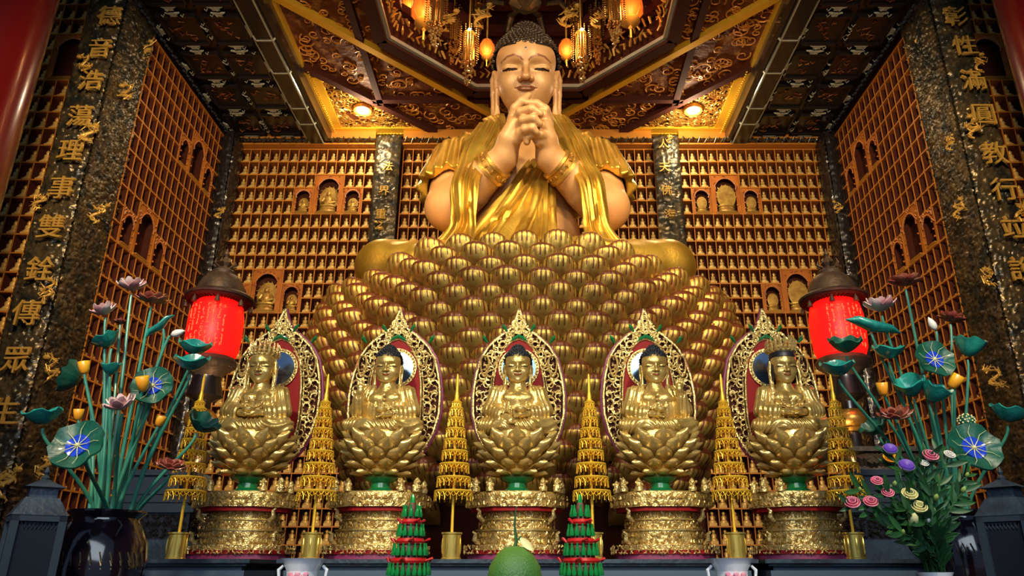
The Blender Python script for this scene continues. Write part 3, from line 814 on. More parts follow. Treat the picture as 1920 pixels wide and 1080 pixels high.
# cape over the shoulders and upper arms
def cape_sdf(p):
    d = None; x = np.abs(p[:, 0])
    for S_, E_, sg in ((SL, EL, -1), (SR, ER, 1)):
        S2 = S_ + A(0, 0, .02); E2 = S_ + (E_ - S_) * .60 + A(sg * .02, 0, 0)
        ax = (E2 - S2); L = np.linalg.norm(ax); t = np.clip(((p - S2) @ ax) / L ** 2, -.3, 1.2)
        qv = p - S2 - t[:, None] * ax; ang = np.arctan2(qv[:, 1], qv[:, 0] * sg)
        e = cap_(p, S2, E2, .33, .37) - (.016 + .012 * np.clip(t, 0, 1)) * np.sin(ang * 17 + 2 * t)
        hem = ((p - E2) @ (ax / L * .6 + A(0, 0, -.4))) - .04 * np.sin(ang * 5); e = smax(e, hem, .02)
        e = np.maximum(e, -(cap_(p, S_, E_ + (E_ - S_) * .2, .29, .285)) - .0) if True else e
        d = e if d is None else np.minimum(d, e)
    # yoke from the shoulders to the neck
    y = ell_(p, (0, 7.64, 5.62), (.86, .44, .60)) - .02
    y = smin(y, chain_(p, [A(-.62, 7.64, 6.02), A(-.26, 7.62, 6.20)], [.26, .17]), .1); y = smin(y, chain_(p, [A(.62, 7.64, 6.02), A(.26, 7.62, 6.20)], [.26, .17]), .1)
    y = y - .014 * np.sin(44 * (x - .35 * p[:, 2]) + 2)
    cut = np.maximum(.27 + .28 * np.clip((6.1 - p[:, 2]), 0, 2) * .25 - x, -(p[:, 1] - 7.75)); cut = np.maximum(.24 - x, p[:, 1] - 7.75)   # open chest
    y = smax(y, cut, .04)
    y = smax(y, -(p[:, 2] - 4.9), .05)
    return smin(d, y, .05)


net_obj('shoulder_robe', cape_sdf, (-1.45, 6.9, 4.8), (1.45, 8.2, 6.5), .020, M['gold_robe'], BG, None, BO)


def ribbon(parent, name, rows, folds, depth, material, origin, t=.03, nu=None, nv=40, phase=0.0, bulge=.0, mean=1.0):
    """rows: list of (left point, right point) down the cloth"""
    rows = [(Vector(a), Vector(b)) for a, b in rows]; n = len(rows) - 1
    def cr(k, s):
        i = min(int(k), n - 1); f = k - i
        g = lambda j: rows[max(0, min(n, j))][s]
        p0, p1, p2, p3 = g(i - 1), g(i), g(i + 1), g(i + 2)
        return .5 * ((2 * p1) + (p2 - p0) * f + (2 * p0 - 5 * p1 + 4 * p2 - p3) * f * f + (3 * p1 - p0 - 3 * p2 + p3) * f ** 3)
    def fn(u, v):
        a, b = cr(v * n, 0), cr(v * n, 1); p = a.lerp(b, u)
        uu = u + .07 * math.sin(2 * PI * 1.4 * u + 2 * v + phase) + .03 * math.sin(5 * v + phase)
        w_ = .75 * math.sin(2 * PI * folds * .72 * uu + phase + 1.0 * math.sin(v * 2.4)) + .38 * math.sin(2 * PI * folds * 1.55 * uu + 2.1 * phase - 1.5 * v)
        w_ = 1 - 2 * (abs(.5 - .5 * w_) ** .75)
        dpt = depth * (.55 + .45 * math.sin(v * 7 + u * 4 + phase) ** 2) * w_ * min(1, 6 * u + .25, 6 * (1 - u) + .25) + bulge * math.sin(PI * u)
        return tuple(p + Vector((0, -dpt, .15 * dpt)) - Vector(origin))
    mb = MB(); mb.sheet(fn, nu or int(folds * 9), nv, t)
    return mb.build(name, material, parent, sharp=60)


BL = BG.location
R_ = lambda *rows: [(P(*a), P(*b)) for a, b in rows]
ribbon(BG, 'robe_band', R_(((900, 232, 7.30), (950, 236, 7.22)), ((872, 272, 7.12), (938, 276, 7.08)), ((858, 310, 6.96), (915, 306, 6.94)), ((845, 348, 6.72), (899, 340, 6.70)), ((846, 392, 6.72), (893, 392, 6.66)), ((842, 428, 6.75), (891, 430, 6.66)), ((800, 470, 6.68), (884, 468, 6.50))), 5, .035, M['gold_robe'], BL, bulge=.05)
ribbon(BG, 'robe_band', R_(((1022, 226, 7.25), (1066, 222, 7.30)), ((1040, 262, 7.05), (1096, 262, 7.10)), ((1058, 300, 6.94), (1112, 302, 6.96)), ((1084, 344, 6.72), (1130, 338, 6.74)), ((1092, 392, 6.68), (1138, 390, 6.74)), ((1096, 430, 6.68), (1146, 430, 6.76)), ((1102, 468, 6.52), (1182, 470, 6.70))), 5, .035, M['gold_robe'], BL, phase=1.0, bulge=.05)
ribbon(BG, 'inner_robe', R_(((990, 300, 7.22), (1040, 322, 7.22)), ((962, 340, 7.08), (1030, 352, 7.06)), ((925, 385, 6.98), (1018, 388, 6.96)), ((890, 430, 6.88), (1002, 424, 6.86)), ((862, 466, 6.75), (990, 462, 6.70))), 5, .045, M['gold_robe'], BL, phase=2.0, bulge=.04, t=.05)
ribbon(BG, 'inner_robe', R_(((1010, 318, 7.20), (1044, 326, 7.22)), ((1006, 372, 6.98), (1040, 374, 7.02)), ((1002, 420, 6.84), (1042, 420, 6.90)), ((988, 466, 6.62), (1052, 468, 6.68))), 3, .035, M['gold_robe'], BL, phase=.4, bulge=.03, t=.04)
# collar folds
ribbon(BG, 'collar', R_(((905, 226, 7.42), (945, 215, 7.50)), ((926, 245, 7.18), (950, 240, 7.16)), ((936, 285, 7.10), (955, 280, 7.08)), ((946, 330, 7.10), (960, 325, 7.08))), 2, .025, M['gold_robe'], BL, phase=.3, bulge=.03)
ribbon(BG, 'collar', R_(((1026, 215, 7.50), (1064, 222, 7.42)), ((1026, 240, 7.16), (1050, 246, 7.18)), ((1024, 285, 7.12), (1046, 290, 7.12)), ((1022, 330, 7.12), (1040, 335, 7.14))), 2, .025, M['gold_robe'], BL, phase=.8, bulge=.03)
# chest mark
# bracelets
for E_, W_ in ((EL, WL), (ER, WR)):
    a = Vector((W_ + (E_ - W_) * .10).tolist()); b = Vector((W_ + (E_ - W_) * .28).tolist()); d = (b - a).normalized()
    Rm = d.to_track_quat('Z', 'Y').to_matrix().to_4x4(); Rm.translation = a - BL; L = (b - a).length
    mb = MB(); mb.lathe([(.155, 0), (.185, .0), (.19, .03), (.18, .04), (.185, L - .05), (.20, L - .04), (.205, L - .005), (.17, L)], 40, Rm)
    for k in range(14):
        a_ = 2 * PI * k / 14; mb.sphere((.188 * math.cos(a_), .188 * math.sin(a_), L * .5), (.014, .014, .022), 6, Rm)
    mb.build('bracelet', M['gold'], BG)
# ------------------------------------------------------------------ giant lotus throne
def set_mats(o, mats, pick):
    me = o.data
    me.materials.clear()
    for m in mats: me.materials.append(m)
    for p in me.polygons: p.material_index = pick(p.center, p.normal)


LP = [(0, 0, .10), (.045, .05, .125), (.095, .10, .142), (.130, .155, .148), (.145, .205, .142), (.132, .248, .126), (.098, .272, .100), (.062, .276, .072), (.045, .255, .045)]


def throne_petal():
    mb = MB(); nu = 28; nv = 14
    def fn(u, v):
        k = v * (len(LP) - 1); i = min(int(k), len(LP) - 2); f = k - i; a, b = LP[i], LP[i + 1]
        o_, z_, w_ = (a[j] + (b[j] - a[j]) * f for j in range(3)); x = (u * 2 - 1)
        rib = .016 * (abs(math.cos(x * PI * 4)) ** .6) * min(1, v * 3)
        th = x * 1.35
        return (w_ * math.sin(th) / math.sin(1.35), (o_ + .02) * math.cos(th) ** .8 + rib * math.cos(th) - .02 - .0, z_ - .02 * (1 - math.cos(th)))
    mb.sheet(lambda u, v: fn(1 - u, v), nu, nv, .014)
    o = mb.build('petal', None, None, sharp=70)
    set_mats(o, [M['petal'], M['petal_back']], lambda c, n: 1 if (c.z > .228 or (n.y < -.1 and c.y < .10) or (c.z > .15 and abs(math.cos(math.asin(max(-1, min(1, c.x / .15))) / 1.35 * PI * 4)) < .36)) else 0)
    return o


TH = thing('lotus_throne', 'giant gilt lotus throne of many overlapping ribbed petals under the big statue', 'lotus throne', (0, 7.35, 1.5))
PROF = [(4.12, 1.93, 1.14), (4.0, 2.02, 1.22), (3.6, 2.08, 1.30), (3.2, 1.98, 1.27), (2.9, 1.84, 1.20), (2.5, 1.66, 1.08), (2.1, 1.46, .94), (1.8, 1.28, .82), (1.5, 1.15, .75)]


def prof(z):
    for i in range(len(PROF) - 1):
        a, b = PROF[i], PROF[i + 1]
        if a[0] >= z >= b[0]:
            f = (a[0] - z) / (a[0] - b[0]); return a[1] + (b[1] - a[1]) * f, a[2] + (b[2] - a[2]) * f
    return (PROF[0][1], PROF[0][2]) if z > PROF[0][0] else (PROF[-1][1], PROF[-1][2])


mb = MB(); nz = 20; v = []; f = []
for j in range(nz + 1):
    z = 3.86 - (3.86 - 1.5) * j / nz; rx, ry = prof(z)
    for k in range(64): a = 2 * PI * k / 64; v.append((rx * .95 * math.cos(a), ry * .95 * math.sin(a), z - 1.5))
for j in range(nz):
    for k in range(64): f.append((j * 64 + k, (j + 1) * 64 + k, (j + 1) * 64 + (k + 1) % 64, j * 64 + (k + 1) % 64))
f.append(tuple(range(64)))
mb.add(v, f)
mb.lathe([(1.0, -1.5), (1.0, -.2), (1.15, 0.02)], 48, Matrix.Diagonal((1, .7, 1, 1)))
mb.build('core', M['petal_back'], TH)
pet0 = throne_petal(); pet0.parent = TH
slots = []
NROW = 17
for r_ in range(NROW):
    z = 3.98 - r_ * .128; rx, ry = prof(z); rx2, ry2 = prof(z - .2)
    n = 36 if r_ < 9 else 32
    # equal arc spacing on the ellipse, front half
    fine = [(-1.98 + 3.96 * i / 720) for i in range(721)]; L = [0]
    for i in range(1, 721):
        a, b = fine[i - 1], fine[i]; L.append(L[-1] + math.hypot(rx * (math.sin(b) - math.sin(a)), ry * (math.cos(b) - math.cos(a))))
    tot = L[-1]; mid = L[360]; sp = .298 * (1 if r_ < 9 else .97); off = (r_ % 2) * sp / 2
    k = -20
    while k <= 20:
        s_ = mid + off + k * sp; k += 1
        if s_ < 0 or s_ > tot: continue
        lo_ = 0
        i = int(np.searchsorted(L, s_)); i = min(max(i, 1), 720); a = fine[i]
        dz = min(1, max(0, (abs(math.sin(a)) - .35) / .42)); dz = -.24 * dz * dz * (3 - 2 * dz)
        p = Vector((rx * math.sin(a), -ry * math.cos(a), z - 1.5 + dz)); nrm = Vector((math.sin(a) / rx, -math.cos(a) / ry, 0)).normalized()
        lean = math.atan2((rx - rx2) * abs(math.sin(a)) + (ry - ry2) * abs(math.cos(a)), .2)
        slots.append((p, nrm, lean, r_, a))
def pmat(sl):
    p, n_, lean, r_, a = sl; x = Vector((0, 0, 1)).cross(n_) * -1; x = n_.cross(Vector((0, 0, 1)))
    X = Vector((0, 0, 1)).cross(n_).normalized() * -1
    q = Matrix((X, n_, Vector((0, 0, 1)))).transposed()
    R = q.to_4x4() @ Matrix.Rotation(-(.10 + .45 * lean + (.0 if r_ else -.22)), 4, 'X')
    s_ = 1.02 + .05 * math.sin(r_ * 3 + a * 9)
    R = Matrix.Translation(p - n_ * .03) @ R @ Matrix.Diagonal((s_, s_, s_, 1)); return R
order = sorted(range(len(slots)), key=lambda i: (abs(slots[i][4]) * 1.2 + max(0, slots[i][3] - 6) * .35))
for c, i in enumerate(order[:100]):
    o = pet0 if c == 0 else pet0.copy()
    if c: COL.objects.link(o); o.parent = TH
    o.matrix_local = pmat(slots[i])
rest = MB(); pv = [tuple(v.co) for v in pet0.data.vertices]; pf = [tuple(p.vertices) for p in pet0.data.polygons]; pm = [p.material_index for p in pet0.data.polygons]
mi = []
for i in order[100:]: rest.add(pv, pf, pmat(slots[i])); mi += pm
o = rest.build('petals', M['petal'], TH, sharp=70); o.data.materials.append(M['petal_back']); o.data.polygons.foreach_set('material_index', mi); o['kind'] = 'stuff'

# ------------------------------------------------------------------ altar statues
HS_ = .212


def small_head():
    f = lambda p: head_sdf(p / HS_) * HS_
    v, q = snet(f, (-.10, -.10, -.165), (.10, .10, .115), .0030)
    me = bpy.data.meshes.new('head'); v = v.copy(); v[:, 1] *= -1; me.from_pydata(v.tolist(), [], [tuple(reversed(k)) for k in q.tolist()]); me.update()
    for m in (M['gold_pale'], M['lip'], M['eye']): me.materials.append(m)
    me.polygons.foreach_set('use_smooth', [True] * len(me.polygons))
    c = np.array([p.center for p in me.polygons]); c[:, 1] *= -1; pk = head_pick(c / HS_); pk[(pk == 1) & (c[:, 2] > 0)] = 0; me.polygons.foreach_set('material_index', pk.astype(np.int32))
    return me


def flipped(mb, s):
    mb.v = [(x * s, -y * s, z * s) for x, y, z in mb.v]; mb.f = [tuple(reversed(q)) for q in mb.f]; return mb


HEADME = small_head()
HAIRME = flipped(clip_face(hair_mesh(300, .036, 1.2)), HS_).mesh('hair', M['hair'], 50)


def altar_petal():
    mb = MB()
    def fn(u, v):
        x = u * 2 - 1; w_ = .045 * (math.sin(PI * min(1, v * .62 + .22)) ** .8) * (1 if v < .75 else (1 - ((v - .75) / .25) ** 1.6 * .95))
        o_ = .045 * math.sin(v * 1.9) + .055 * max(0, v - .62) ** 1.5 ; z = .10 * v
        return (-w_ * x, -(o_ * (1 - .55 * x * x)) - .0, z + .012 * (1 - x * x) * v)
    mb.sheet(fn, 8, 9, .006); return mb.mesh('petal', M['gold_pale'], 70)


PETME = altar_petal()
MAND = [(0, 1.185), (.014, 1.14), (.03, 1.095), (.055, 1.05), (.12, 1.00), (.19, .935), (.24, .85), (.268, .74), (.283, .62), (.280, .50), (.25, .38), (.19, .27), (.12, .20)]
MIN_ = [(0, .985), (.05, .965), (.10, .91), (.14, .82), (.158, .70), (.165, .58), (.165, .45), (.15, .33), (.12, .26)]


def along(pl, u):
    k = u * (len(pl) - 1); i = min(int(k), len(pl) - 2); f = k - i; return (pl[i][0] + (pl[i + 1][0] - pl[i][0]) * f, pl[i][1] + (pl[i + 1][1] - pl[i][1]) * f)


def mandorla_parts(t, yb):
    fr = MB(); rim = MB(); bk = MB(); rd = MB()
    for s in (-1, 1):
        fr.tube([(s * x, yb - .02, z) for x, z in [along(MAND, i / 40) for i in range(41)]], .009, 6)
        rim.tube([(s * x * 1.035, yb + .012, z * 1.01) for x, z in [along(MAND, i / 40) for i in range(41)]], .010, 6)
        fr.tube([(s * x, yb - .018, z) for x, z in [along(MIN_, i / 30) for i in range(31)]], .007, 6)
        fr.tube([(s * x * 1.09, yb - .012, z * 1.012) for x, z in [along(MIN_, i / 30) for i in range(31)]], .005, 6)
        r = random.Random(5)
        for i in range(46):
            u = (i + .5) / 46; a = along(MAND, u); b = along(MIN_, min(1, max(0, u * 1.12 - .09)))
            for q in (.30, .68):
                cx, cz = a[0] + (b[0] - a[0]) * q, a[1] + (b[1] - a[1]) * q; s0 = .016 + .016 * r.random(); a0 = r.random() * 6; h = r.choice((-1, 1)); pts = []
                if math.hypot(a[0] - b[0], a[1] - b[1]) < .05 and q < .5: continue
                for k in range(8):
                    th = a0 + h * k / 7 * 4.4; rr = s0 * (1.15 - .8 * k / 7); pts.append((s * (cx + rr * math.cos(th)), yb - .022 - .008 * (k / 7), cz + rr * math.sin(th)))
                fr.tube(pts, [.0065 - .0035 * k / 7 for k in range(8)], 5)
        # teardrop loop
        tr = [(s * (.215 + .026 * math.sin(k / 11 * 2 * PI) * (1 - .3 * math.cos(k / 11 * 2 * PI))), yb - .035, .80 - .07 * math.cos(k / 11 * 2 * PI)) for k in range(12)]
        fr.tube(tr, .0065, 6)
    n = 40; loop = [along(MAND, i / n) for i in range(n + 1)]; L = [(x, z) for x, z in loop] + [(-x, z) for x, z in reversed(loop[1:])]
    bk.prism(L, yb, yb + .012)
    loop = [along(MIN_, i / n) for i in range(n + 1)]; L = [(x, z) for x, z in loop] + [(-x, z) for x, z in reversed(loop[1:])]
    rd.prism(L, yb - .012, yb - .001)
    fr.build('carved_frame', M['gold_carved'], t, sharp=60); rim.build('rim', M['purple'], t); bk.build('backboard', M['wood_dark'], t); rd.build('red_panel', M['red'], t)
    m = MB(); m.lathe([(.0001, 0), (.108, 0), (.108, .008), (.0001, .010)], 36, Matrix.Translation((0, yb - .014, .79)) @ Matrix.Rotation(PI / 2, 4, 'X')); m.build('halo_mirror', M['mirror'], t)
    m = MB(); m.lathe([(.106, 0), (.106, .014), (.128, .014), (.128, 0)], 36, Matrix.Translation((0, yb - .014, .79)) @ Matrix.Rotation(PI / 2, 4, 'X'))
    for k in range(36): a = 2 * PI * k / 36; m.sphere((.117 * math.cos(a), yb - .032, .79 + .117 * math.sin(a)), .007, 5)
    m.build('halo_ring', M['gold_carved'], t)
    for s in (-1, 1):
        for x, z in ((.075, 1.03), (.20, .955)):
            g = MB(); g.tube([(s * x, yb - .03, z), (s * (x + .02), yb - .045, z + .025), (s * (x + .03), yb - .03, z + .05)], [.006, .013, .003], 6); g.build('green_leaf', M['green'], t)
    g = MB(); g.tube([(-.06, yb - .02, .965), (-.03, yb - .03, .985), (0, yb - .03, 1.0), (.03, yb - .03, .985), (.06, yb - .02, .965)], [.004, .010, .012, .010, .004], 6)
    g.build('green_leaf', M['green'], t)


def altar_statue(label, X, Y, zt, pose):
    t = thing('altar_buddha_statue', label, 'statue', (X, Y, zt), 0, 'gilt statues on the altar')
    # lotus
    m = MB(); m.lathe([(.075, 0), (.085, .012), (.055, .03), (.052, .055), (.09, .075), (.10, .085)], 24); m.build('green_stem', M['green'], t)
    m = MB(); m.lathe([(.07, .075), (.105, .13), (.15, .22), (.175, .30), (.165, .335), (.0001, .34)], 32); m.build('seed_pod', M['gold_pale'], t)
    for r_, (z, rr, n, sc_, tilt) in enumerate([(.232, .150, 10, 1.12, .24), (.200, .152, 11, 1.04, .44), (.165, .136, 11, .98, .62), (.130, .110, 10, .88, .84), (.100, .080, 9, .78, 1.05)]):
        for k in range(n):
            a = 2 * PI * (k + .5 * (r_ % 2)) / n - PI / 2
            o = bpy.data.objects.new('petal', PETME); COL.objects.link(o); o.parent = t
            o.matrix_local = Matrix.Translation((rr * math.cos(a), rr * math.sin(a), z)) @ Matrix.Rotation(a + PI / 2, 4, 'Z') @ Matrix.Rotation(tilt, 4, 'X') @ Matrix.Diagonal((sc_, sc_, sc_, 1))
    yh = -.02; hz = .732
    h = bpy.data.objects.new('head', HEADME); COL.objects.link(h); h.parent = t; h.location = (0, yh, hz); h.rotation_euler = (math.radians(8), 0, 0)
    if pose in 'ABC':
        o = bpy.data.objects.new('hair', HAIRME); COL.objects.link(o); o.parent = t; o.location = (0, yh, hz); o.rotation_euler = (math.radians(8), 0, 0)
    arms = {'A': [(-.045, -.165, .395), (.035, -.125, .425)], 'B': [(-.135, -.10, .565), (.03, -.125, .425)], 'C': [(-.03, -.125, .425), (.125, -.10, .575)],
            'D': [(-.04, -.115, .435), (.04, -.115, .435)], 'E': [(-.035, -.12, .44), (.035, -.12, .44)]}[pose]
    el = [(-.155, -.03, .465), (.155, -.03, .465)]
    def body(p):
        s = np.stack([np.abs(p[:, 0]), p[:, 1], p[:, 2]], 1)
        d = ell_(p, (0, 0, .50), (.098, .064, .125)); d = smin(d, ell_(s, (.045, -.04, .535), (.052, .034, .04)), .02); d = smin(d, cap_(p, (0, 0, .60), (0, -.012, .66), .045, .036), .02)
        for i, sg in ((0, -1), (1, 1)):
            h_ = A(*arms[i]); e_ = A(*el[i]); d = smin(d, cap_(p, e_, h_, .030, .019), .012)
            dr = (h_ - e_) / np.linalg.norm(h_ - e_); up = arms[i][2] > .5
            fd = A(0, -.1, 1) if up else dr * .8 + A(0, 0, -.35 if pose == 'A' and i == 0 else 0)
            fd = fd / np.linalg.norm(fd); sd = np.cross(fd, A(0, 1, 0) if up else A(0, 0, 1)); sd = sd / np.linalg.norm(sd)
            d = smin(d, cap_(p, h_, h_ + fd * .022, .019, .021), .008)
            for k in range(4):
                o_ = sd * (k - 1.5) * .0115; L = (.034, .042, .040, .030)[k]; b = h_ + fd * .024 + o_
                d = smin(d, cap_(p, b, b + fd * L + (A(0, -.004, 0) if up else A(0, 0, -.006)), .0062, .0048), .003)
            d = smin(d, cap_(p, h_ + sd * .018 * sg, h_ + sd * .034 * sg + fd * .024, .0068, .005), .004)
        if pose in 'DE': d = smin(d, ell_(p, (0, -.125, .44), (.05, .03, .018)), .01)
        return d
    def robe(p):
        s = np.stack([np.abs(p[:, 0]), p[:, 1], p[:, 2]], 1); x = s[:, 0]
        d = ell_(s, (0, .006, .495), (.118, .080, .145)); d = smin(d, cap_(s, (.05, .01, .605), (.122, .005, .572), .026, .045), .03)
        d = smax(d, np.maximum(.052 - x + .25 * (p[:, 2] - .56) * (1 if pose != 'B' else 1), p[:, 1] - .0) * 1.0 - .0, .012) if True else d
        d = smin(d, cap_(s, (.125, .005, .572), (.158, -.02, .468), .044, .047), .02)
        for i, sg in ((0, -1), (1, 1)):
            h_ = A(*arms[i]); e_ = A(*el[i]); w_ = e_ + (h_ - e_) * .62
            d = smin(d, cap_(p, e_, w_, .045, .036), .02)
            if pose in 'DE' or arms[i][2] < .5: d = smin(d, cap_(p, w_, (sg * .12, -.06, .40), .036, .03), .03)
            d = smax(d, -cap_(p, w_ + (h_ - e_) * .05, h_ + (h_ - e_) * .3, .026, .03), .006)
        d = d - .0024 * np.sin((x * 1.2 + .5 * p[:, 1] + .25 * p[:, 2]) * 170)
        # legs
        g = cap_(s, (.05, .03, .375), (.182, -.045, .372), .055, .05); g = smin(g, chain_(s, [A(.182, -.05, .370), A(.07, -.125, .362), A(-.03, -.135, .362)], [.048, .044, .032]), .012)
        g = g - .0035 * np.sin(150 * (p[:, 2] + .3 * x * x * 8 + .12 * np.sin(14 * p[:, 0]))) * (x > -.1)
        return smin(d, g, .015)
    net_obj('body', body, (-.22, -.24, .36), (.22, .11, .70), .0042, M['gold_pale'], t)
    net_obj('robe', robe, (-.26, -.22, .29), (.26, .13, .68), .0048, M['gold_pale'], t)
    nk = MB()
    if pose in 'ABC':
        nk.tube([(.045 * math.cos(a) * 1.3, -.068 - .012 * math.sin(a) * -1, .50 + .028 * math.sin(a) * -1) for a in [PI * k / 10 for k in range(11)]], .006, 6)
        for x in (-.042, -.02, 0, .02, .042): nk.sphere((x, -.082, .475 - .012 * (1 - abs(x) / .05)), (.009, .008, .011), 8)
        if pose != 'A':
            for k in range(5): nk.sphere((0, -.085, .545 - k * .024), (.010, .008, .009), 8)
            for sg in (-1, 1):
                for k in range(4): nk.sphere((sg * (.02 + .006 * k), -.083, .49 - k * .012), .006, 6)
    else:
        for k in range(22):
            a = PI * k / 21; nk.sphere((.058 * math.cos(a), -.074, .545 - .065 * math.sin(a)), .006, 6)
        for k in range(6): nk.sphere((0, -.088, .53 - k * .018), (.009, .008, .008), 6)
        for sg in (-1, 1):
            for k in range(7): nk.sphere((sg * (.03 + .004 * k), -.085 + .001 * k, .535 - k * .014), .005, 6)
    nk.build('necklace', M['gold_carved'], t)
    bw = MB(); bw.lathe([(.018, 0), (.034, .012), (.036, .026), (.030, .030), (.0001, .032)], 18, Matrix.Translation((.0 if pose != 'A' else .02, -.142, .432))); bw.build('bowl', M['gold_pale'], t)
    if pose in 'DE':
        c = MB(); r0 = .078; hz0 = hz; hz = hz + (.026 if pose == 'E' else 0)
        c.lathe([(.070, 0), (r0, .012), (.074, .022)], 28, Matrix.Translation((0, yh + .004, hz + .048)), sy=1.08)
        for k in range(15):
            a = PI * (k / 14) * 1.5 - PI * 1.25; x, y = r0 * math.cos(a), r0 * 1.08 * math.sin(a) + yh + .004; hh = .055 + .03 * (math.cos((k - 7) / 7 * PI) * .5 + .5)
            for q in range(3):
                c.tube([(x * 1.0, y, hz + .06 + q * hh * .28), (x * 1.10, y * 1.06, hz + .075 + q * hh * .3), (x * 1.03, y, hz + .095 + q * hh * .34)], [.007, .012 - .002 * q, .003], 5)
        if pose == 'D': c.lathe([(.05, 0), (.055, .03), (.035, .06), (.01, .085), (.0001, .09)], 16, Matrix.Translation((0, yh + .01, hz + .07)))
        else: c.lathe([(.055, 0), (.058, .03), (.045, .06), (.02, .085), (.0001, .095)], 16, Matrix.Translation((0, yh + .012, hz + .07)))
        hz = hz0; c.build('crown', M['gold_carved'], t)
        hh_ = MB()
        hh_.lathe([(.080, -.09), (.080, -.02), (.078, .03), (.066, .06), (.03, .08), (.0001, .083)], 24, Matrix.Translation((0, yh + .008, hz)), a0=-.28 if pose == 'D' else -.5, a1=PI + (.28 if pose == 'D' else .5))
        if pose == 'E': hh_.lathe([(.066, .036), (.077, .046), (.078, .062), (.072, .08)], 24, Matrix.Translation((0, yh + .004, hz)), sy=1.12)
        hh_.build('hair', M['hair' if pose == 'E' else 'gold_carved'], t)
        rb = MB()
        for sg in (-1, 1): rb.tube([(sg * .078, yh, hz + .03), (sg * .088, yh - .01, hz - .05), (sg * .085, -.03, .60), (sg * .10, -.06, .52), (sg * .13, -.09, .42)], [.008, .008, .012, .011, .010], 6)
        rb.build('ribbon', M['gold_carved'], t)
    mandorla_parts(t, .26)
    return t


def carved_strip(mb, poly, z0, z1, seed, dens=1.0, amp=.016):
    """small scrolling bumps over the front-facing sides of a prism"""
    r = random.Random(seed)
    for i in range(len(poly)):
        a, b = Vector(poly[i]), Vector(poly[(i + 1) % len(poly)]); d = b - a; n_ = Vector((d.y, -d.x)).normalized()
        if n_.y > .3: continue
        L = d.length; h = z1 - z0; step = max(.014, min(.025, h * .5))
        for k in range(int(L / step)):
            for j in range(max(1, int(h / step))):
                c = a + d * ((k + .5) * step / L) + n_ * (amp * .3); z = z0 + (j + .5) * h / max(1, int(h / step)); q = r.random() * 6; s = step * .5
                t_ = d.normalized()
                p = [(c.x + t_.x * s * math.cos(q + w_) + n_.x * amp * .5, c.y + t_.y * s * math.cos(q + w_) + n_.y * amp * .5, z + s * math.sin(q + w_)) for w_ in (0, 1.5, 3.0)]
                mb.tube(p, [s * .35, s * .5, s * .2], 4)


def oct_poly(w_, c, d_): return [(-w_ + c, -d_), (w_ - c, -d_), (w_, -d_ + c), (w_, d_ - c), (w_ - c, d_), (-w_ + c, d_), (-w_, d_ - c), (-w_, -d_ + c)]


def zprism(mb, poly, z0, z1):
    n = len(poly); mb.add([(x, y, z0) for x, y in poly] + [(x, y, z1) for x, y in poly], [tuple(reversed(range(n))), tuple(range(n, 2 * n))] + [(i, (i + 1) % n, (i + 1) % n + n, i + n) for i in range(n)])


def pedestal_proto():
    t = thing('carved_pedestal', 'x', 'pedestal', (0, 0, 0), 0, 'carved gilt pedestals on the altar')
    def tier(name, mat_, w_, c, z0, z1, seed=None, step=None):
        m = MB(); zprism(m, oct_poly(w_, c, w_ * .72), z0, z1)
        ob = m.build(name, M[mat_], t, sharp=50)
        if seed:
            m = MB(); carved_strip(m, oct_poly(w_, c, w_ * .72), z0 + .003, z1 - .003, seed); m.build('carving', M['gold_pale'], ob, sharp=50)['kind'] = 'stuff'
    tier('plinth', 'purple', .262, .10, 0, .030)
    tier('scroll_base', 'red', .270, .10, .030, .050)
    m = MB(); carved_strip(m, oct_poly(.270, .10, .195), .032, .075, 91); zprism(m, oct_poly(.235, .09, .175), .05, .078); m.build('scroll_trim', M['gold_carved'], t, sharp=50)['kind'] = 'stuff'
    tier('panel_tier', 'gold_carved', .212, .115, .078, .150, 3)
    tier('moulding', 'gold_pale', .226, .12, .150, .160)
    tier('panel_tier', 'gold_carved', .195, .11, .160, .205, 4)
    tier('moulding', 'gold_pale', .210, .115, .205, .214)
    tier('panel_tier', 'gold_carved', .182, .10, .214, .250, 5)
    tier('tray', 'red', .250, .13, .250, .272)
    tier('cornice', 'gold_carved', .268, .14, .272, .345, 6)
    tier('top_slab', 'gold_pale', .258, .135, .345, .353)
    r = random.Random(8)
    for (x, y, s) in ((-.225, -.12, 1), (.225, -.12, 1), (-.145, -.165, .9), (.145, -.165, .9), (-.25, -.02, .9), (.25, -.02, .9)):
        f = MB(); f.lathe([(.024, 0), (.026, .02), (.018, .035), (.022, .05), (.012, .068), (.0001, .08)], 9, Matrix.Translation((x, y, .353)) @ Matrix.Diagonal((s, s, s, 1)))
        for k in range(8): f.sphere((x + r.uniform(-.02, .02), y - .014 + r.uniform(-.01, .01), .353 + r.uniform(.01, .065) * s), .008, 6)
        f.build('guardian_finial', M['gold_carved'], t, sharp=60)
    for sx in (-1, 1):
        for z, w_ in ((.10, .20), (.22, .18)):
            f = MB(); f.tube([(sx * w_, -.10, z - .02), (sx * (w_ + .025), -.115, z + .005), (sx * (w_ + .02), -.12, z + .035), (sx * (w_ + .035), -.125, z + .045)], [.012, .016, .010, .006], 6)
            f.build('bracket', M['gold_carved'], t, sharp=60)
    return t


